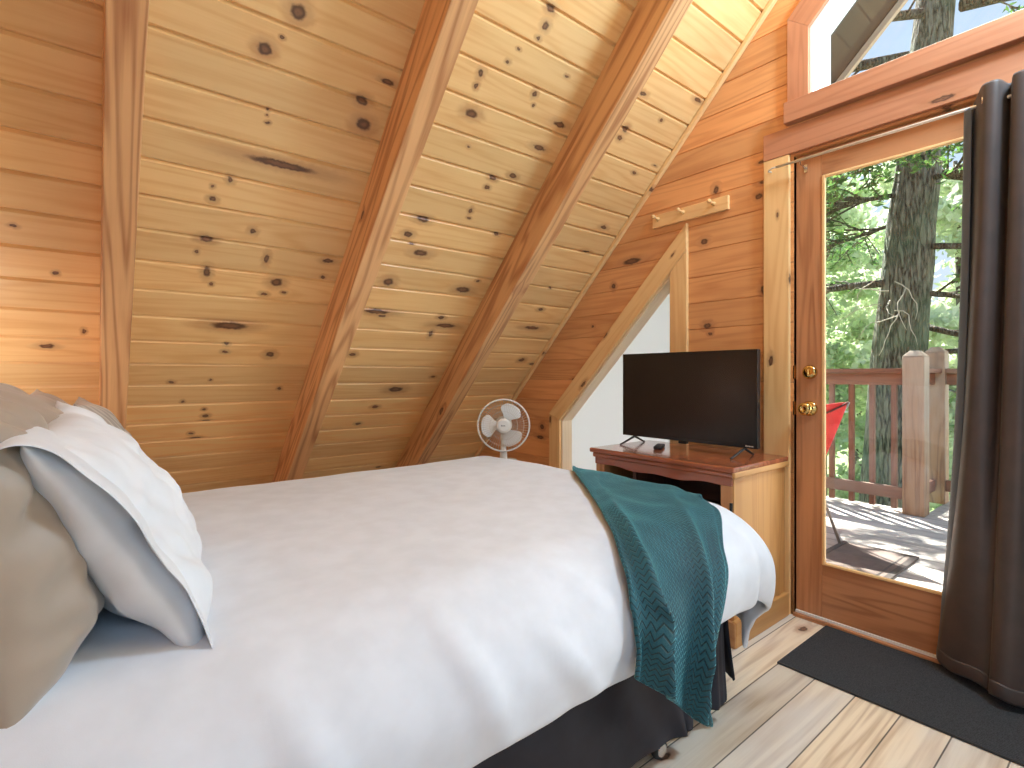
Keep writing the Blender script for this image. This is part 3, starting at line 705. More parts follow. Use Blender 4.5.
# the far edge carries on over the foot of the bed, out of sight
back = [p + Vector((0.10, 0.03, -0.03)) for p in BC[0]]; back = [Vector((min(p.x, BX1 + 0.05), p.y, p.z - 0.05)) for p in back]
BC.insert(0, back)
NR, NCc = 64, 56
colsR = [catmull([BC[i][j] for i in range(len(BC))], NR) for j in range(5)]
BG = [catmull([colsR[j][i] for j in range(5)], NCc) for i in range(NR)]
for _ in range(6):
    NB = [[q.copy() for q in row] for row in BG]
    for i in range(1, NR - 1):
        for j in range(NCc):
            NB[i][j] = BG[i][j] * 0.5 + (BG[i-1][j] + BG[i+1][j]) * 0.25
    for i in range(NR):
        for j in range(NCc):
            q = NB[i][j]; loc, nn, ix, ds = DV.find_nearest(q)
            if loc is not None and q.z > 0.33:
                if nn.dot(Vector((q.x - 0.9, q.y - 1.58, q.z - 0.3))) < 0: nn = -nn
                s_ = (q - loc).dot(nn)
                if s_ < 0.020: NB[i][j] = q + nn * (0.020 - s_)
    BG = NB
BG2 = []
for i in range(NR):
    f = i / (NR - 1); row = []
    for j in range(NCc):
        g = j / (NCc - 1); p = BG[i][j]
        a = BG[min(i + 1, NR - 1)][j] - BG[max(i - 1, 0)][j]; b2 = BG[i][min(j + 1, NCc - 1)] - BG[i][max(j - 1, 0)]
        nn = a.cross(b2); nn = nn.normalized() if nn.length > 1e-9 else Vector((0, -1, 0))
        if nn.dot(CAM - p) < 0: nn = -nn
        amp = 0.003 + 0.066 * max(0, min(1, (f - 0.27) / 0.5))
        w = (g + 0.10 * math.sin(g * 6.3 + 0.6)) * 2.9 + 0.22 * math.sin(f * 3.0) + 0.12
        fo = math.cos(2 * math.pi * w); fo = 1 - abs(math.sin(math.pi * w)) ** 0.8
        edge = 0.006 * nz(p.x, p.y, p.z, 14)
        lift = 0.012 * math.exp(-(g / 0.03) ** 2) + 0.012 * math.exp(-((1 - g) / 0.03) ** 2)
        amp *= 1 - 0.75 * max(0, (g - 0.72) / 0.28)
        row.append(p + nn * (amp * fo + edge + 0.010 + lift * 0.5))
    BG2.append(row)
uv = []
L0 = [0.0]
for i in range(1, NR): L0.append(L0[-1] + (BG[i][NCc // 2] - BG[i - 1][NCc // 2]).length)
for i in range(NR):
    acc = 0.0
    for j in range(NCc):
        uv.append((j / (NCc - 1) * 0.52, L0[i]))
blanket = grid_obj('throw_blanket', BG2, M_teal, None, 0.011, 1, uvs=uv)
tag(blanket, 'teal velvet throw blanket with chevron texture draped over the foot corner of the bed', 'blanket')

# ------------------------------------------------------------------ pillows
def pillow(name, label, center, Ld, Hd, L, H, T, mat, wr=0.006, seed=0.0, group=None, sag=0.0, n=40, pu=2.4, pv=2.2, cu=0.05, cv=0.07, folds=()):
    """Ld, Hd: unit vectors of the length and height; thickness along Ld x Hd"""
    Ld = Vector(Ld).normalized(); Hd = Vector(Hd); Hd = (Hd - Ld * Hd.dot(Ld)).normalized(); Td = Ld.cross(Hd)
    C0 = Vector(center); vs = []; fs = []; uvs = []
    idx = {}
    for s in (1, -1):
        for i in range(n + 1):
            for j in range(n + 1):
                u = -1 + 2 * i / n; v = -1 + 2 * j / n
                u = math.sin(u * math.pi / 2) * 0.35 + u * 0.65; v = math.sin(v * math.pi / 2) * 0.35 + v * 0.65
                if (s == -1) and (i in (0, n) or j in (0, n)): idx[(s, i, j)] = idx[(1, i, j)]; continue
                t = T / 2 * (max(0, 1 - abs(u) ** pu) ** 0.6) * (max(0, 1 - abs(v) ** pv) ** 0.6)
                pl = u * L / 2 * (1 - cu * (1 - v * v)); ph = v * H / 2 * (1 - cv * (1 - u * u))
                w = wr * (nz(u * 1.7 + seed, v * 1.7, s * 3.0, 1.6) + 0.6 * nz(u * 4 + seed, v * 2.2 + u * 3, s, 1.9)) * (0.3 + 1.0 * min(1, t / (T * 0.3)))
                for (u0, v0, u1, v1, fa, fw) in folds:
                    L2 = (u1-u0)**2 + (v1-v0)**2; k = min(1, max(0, ((u-u0)*(u1-u0) + (v-v0)*(v1-v0)) / L2)); dd = math.hypot(u-u0-k*(u1-u0), v-v0-k*(v1-v0))
                    w += fa * s * math.exp(-(dd / fw) ** 2) * math.sin(math.pi * min(1, 0.15 + k * 0.85)) * min(1, t / (T * 0.2))
                tt = s * t + w + sag * (1 - u * u) * (v < 0) * -v
                p = C0 + Ld * pl + Hd * ph + Td * tt
                idx[(s, i, j)] = len(vs); vs.append(p); uvs.append((i / n, j / n))
    for s in (1, -1):
        for i in range(n):
            for j in range(n):
                q = (idx[(s,i,j)], idx[(s,i+1,j)], idx[(s,i+1,j+1)], idx[(s,i,j+1)])
                fs.append(q if s == 1 else tuple(reversed(q)))
    o = mesh_obj(name, vs, fs, mat, None, smooth=True, uvs=uvs)
    m = o.modifiers.new('soft', 'SUBSURF'); m.levels = 1; m.render_levels = 1
    tag(o, label, 'pillow', group)
    return o, (C0, Ld, Hd, Td)
GP = 'pillows propped at the head of the bed'
pl, fr = pillow('pillow', 'white pillow with open hem leaning in front of a taupe one', (0.040, 1.235, 0.815), (0.02, 1, 0.06), (-0.50, 0, 0.87), 0.60, 0.43, 0.17, M_pillow, 0.014, 0.3, GP, 0.01, pu=2.9, pv=2.4, folds=[(-0.6, -0.7, 0.3, 0.5, 0.010, 0.07), (-0.9, 0.2, 0.2, 0.6, 0.009, 0.06), (-0.98, -0.2, -0.7, -0.6, 0.008, 0.06), (0.0, -0.8, 0.5, -0.1, 0.008, 0.08)])
def hem(parent, fr, L, prof, rows, mat, name, wob=0.006):
    C0, Ld, Hd, Td = fr; n = 44
    pr_ = catmull([Vector((h, t, 0)) for h, t in prof], n); G = []
    for (dl, sc_) in rows:
        row = []
        for k, q in enumerate(pr_):
            a = wob * nz(q.x * 9, dl * 14, 1.0, 2.0)
            row.append(C0 + Ld * (-L / 2 + dl + a * 1.5) + Hd * (q.x * sc_) + Td * (q.y * sc_ + a * 0.5))
        G.append(row)
    return grid_obj(name, G, mat, parent, 0.003, 1)
hem(pl, fr, 0.60, [(-0.222, -0.015), (-0.226, 0.014), (-0.16, 0.030), (-0.08, 0.042), (-0.02, 0.038), (0.06, 0.048), (0.15, 0.034), (0.208, 0.010), (0.224, -0.02), (0.205, -0.045), (0.145, -0.072), (0.075, -0.080)],
    [(0.15, 1.0), (0.10, 1.0), (0.05, 1.0), (0.015, 0.99), (-0.008, 0.975)], M_pillow, 'pillowcase_hem', 0.010)
pl2, fr2 = pillow('pillow', 'large taupe sateen pillow nearest the camera, behind the white one', (-0.125, 1.215, 0.84), (0.05, 1, 0), (-0.26, 0, 0.96), 0.64, 0.46, 0.25, M_taupe, 0.020, 2.2, GP, 0.02, pu=5.0, pv=2.8, cu=0.02, folds=[(-1.0, -0.2, -0.6, 0.6, -0.014, 0.05), (-1.0, 0.5, -0.7, -0.6, 0.010, 0.035), (-0.9, -0.6, -0.4, 0.3, 0.012, 0.04), (-0.99, -0.85, -0.8, -0.2, -0.010, 0.04), (-0.95, 0.3, -0.1, -0.3, 0.012, 0.07), (-0.99, -0.45, -0.5, -0.75, 0.014, 0.07), (-0.9, 0.7, -0.2, 0.2, 0.010, 0.08), (-0.98, 0.0, -0.8, 0.5, 0.010, 0.06), (-0.97, -0.7, -0.2, -0.8, 0.012, 0.06)])
pillow('pillow', 'taupe pillow on the far half of the bed, only its top showing', (-0.075, 1.96, 0.83), (0, 1, 0), (-0.30, 0, 0.95), 0.60, 0.42, 0.19, M_taupe, 0.012, 4.1, GP)
pillow('pillow', 'grey striped pillow peeking out behind the white pillow', (0.035, 2.0, 0.815), (0, 1, 0), (-0.35, 0, 0.93), 0.58, 0.40, 0.15, M_stripe, 0.010, 5.7, GP)

# ------------------------------------------------------------------ dresser
DZ = 0.71
dr = thing('dresser', 'old pine dresser with glossy reddish top and open dark shelf under the television', 'dresser', (2.18, 1.41, 0))
X0d, X1d, Y0d, Y1d = 1.94, 2.422, 1.040, 1.795
pts = []
plank('dresser_top', (X0d, Y0d, DZ - 0.022), (X1d, Y1d, DZ), M_dtop, dr, 'y', 0.006)
plank('top_molding', (X0d + 0.012, Y0d + 0.010, DZ - 0.046), (X1d, Y1d - 0.010, DZ - 0.022), M_dtop, dr, 'y', 0.007)
plank('side_molding', (X0d + 0.006, Y0d - 0.002, DZ - 0.045), (X1d, Y0d + 0.012, DZ - 0.019), M_dside, dr, 'x', 0.006)
# scalloped apron under the top
ap = [(Y0d + 0.02, DZ - 0.046)]; n = 40
for k in range(n + 1):
    y = Y0d + 0.02 + (Y1d - Y0d - 0.04) * k / n
    w = k / n
    d = 0.036 + 0.004 * math.cos(2 * math.pi * w * 3) * (1 if 0.08 < w < 0.92 else 0) - 0.004 * math.cos(2*math.pi*w)
    ap.append((y, DZ - 0.046 - d))
ap.append((Y1d - 0.02, DZ - 0.046))
prism('apron', [(X0d + 0.022, y, z) for y, z in ap], (0.02, 0, 0), (0, 1, 0), M_dtop, dr, 0.0015)
for (xa, ya) in ((X0d + 0.03, Y0d + 0.022), (X0d + 0.03, Y1d - 0.022 - 0.05)):
    plank('corner_post', (xa, ya, 0.0), (xa + 0.045, ya + 0.05, DZ - 0.05), M_dpost, dr, 'z', 0.004)
for (xa, ya) in ((X1d - 0.045, Y0d + 0.022), (X1d - 0.045, Y1d - 0.067)):
    plank('corner_post', (xa, ya, 0.0), (xa + 0.04, ya + 0.045, DZ - 0.05), M_dside, dr, 'z', 0.003)
for ya in (Y0d + 0.016, Y1d - 0.034):
    o = plank('side_panel', (X0d + 0.034, ya, 0.02), (X1d - 0.004, ya + 0.018, DZ - 0.05), M_dside, dr, 'z', 0.002)
plank('base_molding', (X0d + 0.016, Y0d - 0.002, 0.0), (X1d, Y0d + 0.018, 0.105), M_dside, dr, 'x', 0.006)
plank('base_molding', (X0d + 0.010, Y0d, 0.0), (X0d + 0.034, Y1d, 0.10), M_dpost, dr, 'y', 0.005)
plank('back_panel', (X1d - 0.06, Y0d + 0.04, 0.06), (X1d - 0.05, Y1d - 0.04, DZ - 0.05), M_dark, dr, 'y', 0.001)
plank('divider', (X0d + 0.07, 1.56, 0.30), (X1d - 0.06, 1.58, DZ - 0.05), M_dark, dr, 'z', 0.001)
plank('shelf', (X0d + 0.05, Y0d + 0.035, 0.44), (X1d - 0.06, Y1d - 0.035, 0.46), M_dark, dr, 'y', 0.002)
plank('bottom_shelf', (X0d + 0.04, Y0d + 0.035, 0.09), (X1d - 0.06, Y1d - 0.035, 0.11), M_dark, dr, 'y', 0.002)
plank('drawer_front', (X0d + 0.045, Y0d + 0.075, 0.12), (X0d + 0.062, Y1d - 0.075, 0.43), M_dpost, dr, 'y', 0.003)
MB().tube([(X0d + 0.030, Y0d + 0.026, 0.52), (X0d + 0.030, Y0d + 0.026, 0.565)], 0.006, 10).build('hinge', M_blackm, dr)

# ------------------------------------------------------------------ television
TX, TY0, TY1, TZ0, TZ1 = 2.225, 1.086, 1.815, 0.752, 1.184
tv = thing('television', 'black flat-screen television on splayed feet on the dresser', 'television', (TX, (TY0 + TY1) / 2, DZ))
def scr_m():
    t = NT('tv_screen'); t.P(Base_Color=(0.010, 0.010, 0.011, 1), Roughness=0.22, Specular_IOR_Level=0.5); return t.m
M_scr = scr_m()
MB().box((TX + 0.004, TY0, TZ0), (TX + 0.030, TY1, TZ1)).build('case', M_black, tv, bevel=0.004)
MB().box((TX + 0.028, TY0 + 0.10, TZ0 + 0.012), (TX + 0.062, TY1 - 0.10, TZ0 + 0.28)).build('back_cover', M_blackm, tv, bevel=0.012)
bz = MB()
bz.box((TX, TY0, TZ0), (TX + 0.006, TY0 + 0.010, TZ1)).box((TX, TY1 - 0.010, TZ0), (TX + 0.006, TY1, TZ1)).box((TX, TY0 + 0.01, TZ1 - 0.010), (TX + 0.006, TY1 - 0.01, TZ1)).box((TX, TY0 + 0.01, TZ0), (TX + 0.006, TY1 - 0.01, TZ0 + 0.018))
bz.build('bezel', M_black, tv, bevel=0.0012)
MB().box((TX + 0.001, TY0 + 0.010, TZ0 + 0.018), (TX + 0.005, TY1 - 0.010, TZ1 - 0.010)).build('screen', M_scr, tv)
MB().box((TX + 0.002, (TY0 + TY1) / 2 - 0.02, TZ0 - 0.012), (TX + 0.02, (TY0 + TY1) / 2 + 0.025, TZ0 + 0.001)).build('sensor', M_blackm, tv, bevel=0.002)
M_logo = plain('logo_gray', srgb(190, 190, 190), 0.4)
lb = MB(); yy = TY0 + 0.052
for k, wd in enumerate((0.006, 0.005, 0.006, 0.005, 0.006)):
    lb.box((TX - 0.0008, yy - wd, TZ0 + 0.007), (TX + 0.0002, yy, TZ0 + (0.0125 if k else 0.014))); yy -= wd + 0.0018
lb.build('logo', M_logo, tv)
for yf in (TY1 - 0.065, TY0 + 0.065):
    m = MB()
    m.tube([(TX + 0.016, yf, TZ0 + 0.004), (TX + 0.010, yf, TZ0 - 0.006), (TX - 0.088, yf + 0.004, DZ + 0.005), (TX - 0.096, yf + 0.004, DZ + 0.0045)], [0.006, 0.006, 0.0045, 0.004], 8)
    m.tube([(TX + 0.016, yf, TZ0 + 0.004), (TX + 0.024, yf, TZ0 - 0.006), (TX + 0.098, yf + 0.004, DZ + 0.005), (TX + 0.106, yf + 0.004, DZ + 0.0045)], [0.006, 0.006, 0.0045, 0.004], 8)
    m.build('foot', M_blackm, tv, smooth=True)
rm = thing('remote_control', 'small black remote control lying on the dresser below the television', 'remote control', (2.18, 1.555, DZ))
RM = Matrix.Translation((2.185, 1.555, DZ)) @ Matrix.Rotation(math.radians(28), 4, 'Z')
o = MB().box((-0.062, -0.021, 0.0), (0.062, 0.021, 0.017)).build('remote_body', M_blackm, rm, mw=RM, bevel=0.006)
kb_ = MB()
for i in range(6):
    for j in range(3): kb_.box((-0.046 + i * 0.016, -0.013 + j * 0.010, 0.016), (-0.039 + i * 0.016, -0.007 + j * 0.010, 0.0185))
kb_.build('buttons', plain('remote_buttons', srgb(70, 70, 74), 0.5), rm, mw=RM, bevel=0.001)

# ------------------------------------------------------------------ fan on a small stand behind the bed
FC = Vector((1.965, 2.525, 0.765)); FR = 0.158
nd = Vector((-0.60, -0.80, 0.03)).normalized(); rt = Vector((0, 0, 1)).cross(nd).normalized(); upv = nd.cross(rt).normalized()
FM = Matrix(((rt.x, upv.x, nd.x, FC.x), (rt.y, upv.y, nd.y, FC.y), (rt.z, upv.z, nd.z, FC.z), (0, 0, 0, 1)))
fan = thing('desk_fan', 'small white desk fan with round wire grille behind the foot of the bed', 'fan', (FC.x, FC.y, 0.472))
M_wire = plain('fan_wire', srgb(206, 196, 182), 0.4)
M_fanw = plain('fan_white', srgb(236, 232, 224), 0.45)
M_blade = plain('fan_blade_white', srgb(238, 236, 232), 0.4)
def circ(r, z, n=48): return [(r * math.cos(2*math.pi*k/n), r * math.sin(2*math.pi*k/n), z) for k in range(n)]
MB().tube(circ(FR, 0.0), 0.0055, 8, closed=True).build('rim', M_fanw, fan, mw=FM, smooth=True)
def dome(r, s): return s * (0.012 + 0.036 * (1 - (r / FR) ** 2.2))
for s, nm in ((1, 'front_grille'), (-1, 'rear_grille')):
    m = MB()
    nsp = 56
    for k in range(nsp):
        w = 2 * math.pi * k / nsp
        path = []
        for r in (0.043, 0.075, 0.105, 0.135, 0.152, FR): path.append((r * math.cos(w + 0.12 * (r / FR)), r * math.sin(w + 0.12 * (r / FR)), dome(r, s) if r < FR else 0))
        m.tube(path, 0.0007, 4, cap=False)
    for r in (0.085, 0.125): m.tube(circ(r, dome(r, s), 40), 0.0008, 4, closed=True)
    m.build(nm, M_wire, fan, mw=FM)
MB().lathe([(0.0, 0.056), (0.030, 0.056), (0.043, 0.051), (0.0445, 0.046), (0.0, 0.046)], 32, FM).build('hub_cap', M_fanw, fan, smooth=False)
lg = MB(); xx = -0.016
for wd, hh in ((0.007, 0.008), (0.004, 0.005), (0.005, 0.005), (0.004, 0.007), (0.006, 0.005)):
    lg.box((xx, -0.003, 0.0561), (xx + wd - 0.001, -0.003 + hh, 0.0568)); xx += wd
lg.build('logo', plain('fan_logo_gray', srgb(120, 118, 118), 0.5), fan, mw=FM)
for k in range(3):
    a0 = math.radians(62 + 120 * k); G = []
    for i in range(9):
        r = 0.026 + (0.138 - 0.026) * i / 8; row = []
        hw = (0.30 + 0.38 * math.sin(min(1, i / 6.5) * math.pi / 2)) * (1.0 if i < 7 else (0.86 if i == 7 else 0.50))
        for j in range(9):
            w = a0 + hw * (-1 + 2 * j / 8) * (1.25 if i < 2 else 1); row.append(FM @ Vector((r * math.cos(w), r * math.sin(w), 0.006 + 0.016 * (j / 8 - 0.5) * 2 * (0.4 + 0.6 * i / 8))))
        G.append(row)
    grid_obj('blade', G, M_blade, fan, 0.0025, 1)
MB().lathe([(0.0, -0.12), (0.035, -0.12), (0.052, -0.10), (0.055, -0.055), (0.045, -0.045), (0.0, -0.045)], 24, FM).build('motor_housing', M_fanw, fan, smooth=False)
MB().lathe([(0.0, -0.046), (0.006, -0.046), (0.006, 0.047), (0.0, 0.047)], 10, FM).build('shaft', M_chrome, fan, smooth=False)
pb = FC - nd * 0.055
MB().tube([(pb.x, pb.y, 0.49), (pb.x + nd.x * 0.035, pb.y + nd.y * 0.035, 0.60), (pb.x + nd.x * 0.035, pb.y + nd.y * 0.035, FC.z - 0.158), (pb.x, pb.y, FC.z - 0.115), (pb.x - nd.x * 0.02, pb.y - nd.y * 0.02, FC.z - 0.05)], [0.026, 0.022, 0.0185, 0.017, 0.018], 16).build('neck', M_fanw, fan, smooth=True)
MB().lathe([(0.0, 0.472), (0.095, 0.472), (0.10, 0.482), (0.088, 0.497), (0.03, 0.508), (0.0, 0.508)], 32, Matrix.Translation((pb.x, pb.y, 0))).build('base', M_fanw, fan, smooth=False)
cl = rt * 0.055
MB().tube([(pb.x + cl.x*0.3, pb.y + cl.y*0.3, 0.548), (pb.x + cl.x, pb.y + cl.y, 0.546), (pb.x + cl.x*1.5, pb.y + cl.y*1.5, 0.54)], [0.010, 0.010, 0.008], 10).build('speed_knob', plain('clear_gray_plastic', srgb(190, 176, 160), 0.2), fan, smooth=True)
st = thing('fan_stand', 'small wooden stand hidden behind the bed, under the white fan', 'stand', (pb.x, pb.y, 0))
MB().lathe([(0.0, 0.445), (0.125, 0.445), (0.13, 0.455), (0.125, 0.472), (0.0, 0.472)], 32, Matrix.Translation((pb.x, pb.y, 0))).build('stand_top', M_dpost, st)
for k in range(3):
    w = 2 * math.pi * k / 3 + 0.4
    MB().tube([(pb.x + 0.09 * math.cos(w), pb.y + 0.09 * math.sin(w), 0.45), (pb.x + 0.12 * math.cos(w), pb.y + 0.12 * math.sin(w), 0.0)], [0.016, 0.012], 10).build('leg', M_dpost, st)

# ------------------------------------------------------------------ floor mat and curtain
rug = thing('door_mat', 'long black ribbed mat lying on the floor inside the glass door', 'mat', (2.2, 0.1, 0))
MB().box((1.985, -0.62, 0.0005), (2.428, 0.892, 0.007)).build('mat_surface', M_rug, rug, bevel=0.002)
m = MB(); zc = 0.0045
m.tube([(1.985, -0.62, zc), (1.985, 0.892, zc), (2.428, 0.892, zc), (2.428, -0.62, zc)], 0.0042, 8, closed=True)
m.build('mat_binding', M_rugedge, rug, smooth=True)

def curtain():
    root = thing('curtain', 'long brown-grey blackout curtain gathered at the right side of the door', 'curtain', (2.36, 0.15, 0.03))
    # plan path at the rod and at the hem, from the free edge (left) to the right
    top = [(2.425, 0.425), (2.412, 0.410), (2.350, 0.380), (2.335, 0.358), (2.345, 0.335), (2.396, 0.322), (2.398, 0.312), (2.342, 0.302), (2.330, 0.278), (2.345, 0.255), (2.398, 0.240), (2.398, 0.225), (2.34, 0.21), (2.328, 0.18), (2.345, 0.14), (2.398, 0.12), (2.33, 0.08), (2.335, 0.0), (2.40, -0.06)]
    bot = [(2.436, 0.517), (2.425, 0.518), (2.392, 0.505), (2.352, 0.460), (2.325, 0.415), (2.306, 0.372), (2.304, 0.354), (2.286, 0.350), (2.262, 0.330), (2.262, 0.300), (2.285, 0.262), (2.312, 0.235), (2.31, 0.21), (2.28, 0.18), (2.28, 0.13), (2.31, 0.07), (2.36, 0.04), (2.32, -0.04), (2.36, -0.10)]
    N, R = 150, 40
    T = catmull([(x, y, 0) for x, y in top], N); B = catmull([(x, y, 0) for x, y in bot], N); G = []
    for i in range(R):
        f = i / (R - 1); row = []
        for j in range(N):
            # hangs straight for most of its length, easing from the pleats at the top to the wide folds
            k = f ** 2.4
            p = T[j].lerp(B[j], k)
            ztop = 2.055 - 0.05 * max(0, 1 - j / 16); zb = 0.032 + 0.006 * math.sin(j * 0.21) - (0.0 if j > 12 else 0.0)
            z = ztop + (zb - ztop) * f
            bul = 0.006 * math.sin(f * math.pi) * math.sin(j * 0.2 + 1)
            low = 0.010 * nz(p.x * 4, p.y * 4, z * 1.6, 1.3) * f
            row.append(Vector((min(p.x + bul + low, 2.418 if f < 0.9 else 2.432), p.y + 0.012 * math.sin(f * 3.0), z)))
        G.append(row)
    o = grid_obj('drape', G, M_curtain, root, 0.003, 1)
    # stitched hem and header lines
    Hm = [[q + Vector((-0.0025, 0, 0)) for q in G[R - 2]], [q + Vector((-0.004, 0, 0)) for q in G[R - 1]]]
    grid_obj('hem', Hm, M_curtain, root, 0.004, 1)
    # darker lining showing at the turned free edge
    Ln = []
    for i in range(R):
        a = G[i][0]; f = i / (R - 1); k = max(0.0, 1 - f * 1.15)
        Ln.append([a + Vector((0.004, 0.004, 0)), a + Vector((-0.02, 0.020 * k - 0.004, 0)), a + Vector((-0.035, 0.018 * k - 0.02, 0.0)), a + Vector((-0.045, -0.015 - 0.02 * f, 0))])
    grid_obj('lining', Ln, M_lining, root, 0.002, 1)
    rg = MB().tube([(2.36 + 0.016 * math.cos(w), 0.378, 2.0 + 0.019 * math.sin(w)) for w in [2*math.pi*k/20 for k in range(20)]], 0.003, 6, closed=True)
    rg.build('grommet', M_chrome, root, smooth=True)
curtain()
# ------------------------------------------------------------------ deck outside
deckz = -0.02
deck = plank('deck_floor', (GX + 0.14, -3.5, deckz - 0.04), (5.16, 4.0, deckz), M_deck, None, 'y', 0, 'structure')
deck2 = plank('deck_floor', (5.16, -3.5, deckz - 0.04), (5.95, 1.155, deckz), M_deck, None, 'y', 0, 'structure')
plank('deck_fascia', (5.15, 1.155, -0.28), (5.19, 4.0, deckz - 0.002), M_deck, None, 'y', 0, 'structure')
def post(x, y, label, h=1.25, s=0.143):
    t = thing('deck_post', label, 'post', (x, y, deckz), 'square posts of the deck railing')
    sh = plank('shaft', (x, y - s, deckz), (x + s, y, deckz + h - 0.045), M_post, t, 'z', 0.008)
    c = 0.018
    m = MB(); lo = deckz + h - 0.045; hi = deckz + h
    m.add([(x, y - s, lo), (x + s, y - s, lo), (x + s, y, lo), (x, y, lo), (x + 0.04, y - s + 0.04, hi), (x + s - 0.04, y - s + 0.04, hi), (x + s - 0.04, y - 0.04, hi), (x + 0.04, y - 0.04, hi)],
          [(0,3,2,1), (4,5,6,7), (0,1,5,4), (1,2,6,5), (2,3,7,6), (3,0,4,7)])
    m.build('chamfered_top', M_post, t, bevel=0.004)
    return t
post(4.965, 1.278, 'thick weathered square deck post in front, at the end of the near railing', 1.285)
post(5.60, 1.285, 'weathered square deck post set back behind the thick front post', 1.335)
def railing(name, label, x, ya, yb, group=None):
    t = thing('deck_railing', label, 'railing', (x, (ya + yb) / 2, deckz), 'deck railing runs')
    zt = 1.128
    plank('cap_rail', (x - 0.06, ya, zt - 0.038), (x + 0.08, yb, zt), M_rail, t, 'y', 0.004)
    plank('upper_rail', (x - 0.01, ya, zt - 0.135), (x + 0.028, yb, zt - 0.039), M_rail, t, 'y', 0.003)
    plank('lower_rail', (x - 0.035, ya, 0.088), (x + 0.004, yb, 0.182), M_rail, t, 'y', 0.003)
    y = yb - 0.098
    while y > ya + 0.03:
        plank('baluster', (x + 0.0045, y - 0.038, 0.0), (x + 0.0425, y, zt - 0.1), M_rail, t, 'z', 0.002); y -= 0.152
    return t
# near run: starts at the thick post and runs away to the left
t = railing('deck_railing', 'brown railing with square balusters left of the thick deck post', 5.03, 1.279, 3.9)
t2 = railing('deck_railing', 'short brown railing to the right of the set-back deck post', 5.66, -2.6, 1.141)
tj = thing('deck_railing', 'short return railing between the two deck posts', 'railing', (5.35, 1.22, deckz), 'deck railing runs')
plank('cap_rail', (5.109, 1.16, 1.09), (5.599, 1.29, 1.128), M_rail, tj, 'x', 0.004)
plank('upper_rail', (5.109, 1.205, 0.993), (5.599, 1.243, 1.089), M_rail, tj, 'x', 0.003)
plank('lower_rail', (5.109, 1.205, 0.088), (5.599, 1.243, 0.182), M_rail, tj, 'x', 0.003)
# outdoor mat
om = thing('outdoor_mat', 'brown doormat with dark border lying on the sunny deck', 'mat', (3.4, 1.2, deckz))
M_coir = cloth('brown_coir', srgb(136, 122, 116), 0.95, 300, 0.5, 0.0, srgb(122, 110, 104))
M_coird = cloth('dark_coir', srgb(66, 60, 58), 0.95, 300, 0.5)
MB().box((2.95, 0.93, deckz + 0.001), (3.80, 1.27, deckz + 0.012)).build('mat_pile', M_coir, om, bevel=0.003)
bm_ = MB()
for lo, hi in (((2.92, 0.90), (3.83, 0.93)), ((2.92, 1.27), (3.83, 1.30)), ((2.92, 0.93), (2.95, 1.27)), ((3.80, 0.93), (3.83, 1.27)), ((2.97, 0.955), (3.78, 0.965))):
    bm_.box((lo[0], lo[1], deckz + 0.001), (hi[0], hi[1], deckz + 0.0135))
bm_.build('mat_border', M_coird, om)
# red folding chair, mostly behind the door stile
M_red = cloth('red_canvas', srgb(226, 62, 66), 0.7, 700, 0.2, 0.2, srgb(208, 48, 54))
ch = thing('camp_chair', 'red canvas folding camp chair on the deck behind the door stile', 'chair', (3.95, 1.65, deckz))
def canvas(a, b2):     # a: right edge -> left edge, b2: top hem -> front of the seat
    tr, tl = Vector((3.90, 1.293, 0.90)), Vector((3.86, 1.96, 0.92))
    mid_r = catmull([tr, (3.90, 1.355, 0.72), (3.93, 1.47, 0.45), (4.12, 1.60, 0.36), (4.36, 1.70, 0.46)], 13)
    mid_l = catmull([tl, (3.88, 1.90, 0.72), (3.93, 1.86, 0.47), (4.12, 1.86, 0.36), (4.36, 1.92, 0.46)], 13)
    k = b2 * 12; i = min(int(k), 11); f = k - i
    r = mid_r[i].lerp(mid_r[i + 1], f); l = mid_l[i].lerp(mid_l[i + 1], f)
    p = r.lerp(l, a); s = math.sin(math.pi * a)
    return p + Vector((-0.10 * s * (1 - b2), 0, -0.05 * s))
grid_obj('canvas_seat', [[canvas(i / 14, j / 20) for j in range(21)] for i in range(15)], M_red, ch, 0.006, 1)
MB().tube(catmull([canvas(0.0, 0.0) + Vector((-0.012, 0.0, -0.005)), canvas(0.06, 0.05) + Vector((-0.012, 0, 0)), canvas(0.22, 0.105) + Vector((-0.012, 0, 0)), canvas(0.5, 0.12) + Vector((-0.012, 0, 0)), canvas(0.8, 0.10) + Vector((-0.012, 0, 0))], 20), 0.006, 8).build('edge_binding', plain('dark_red_binding', srgb(90, 24, 30), 0.6), ch, smooth=True)
M_leg = plain('gray_steel_tube', srgb(150, 146, 142), 0.4, 0.6)
for a, b2 in (((3.79, 1.58, 0.74), (3.745, 1.293, deckz + 0.009)), ((4.36, 1.70, 0.46), (4.05, 1.98, deckz + 0.009)), ((4.36, 1.92, 0.46), (4.05, 1.52, deckz + 0.009)), ((3.80, 1.70, 0.74), (3.78, 1.98, deckz + 0.009)), ((3.90, 1.296, 0.893), (4.02, 1.62, 0.30)), ((3.86, 1.955, 0.91), (4.02, 1.66, 0.30))):
    a, b2 = Vector(a), Vector(b2)
    MB().tube([a, (a + b2) / 2, b2], 0.009, 10).build('leg', M_leg, ch, smooth=True)

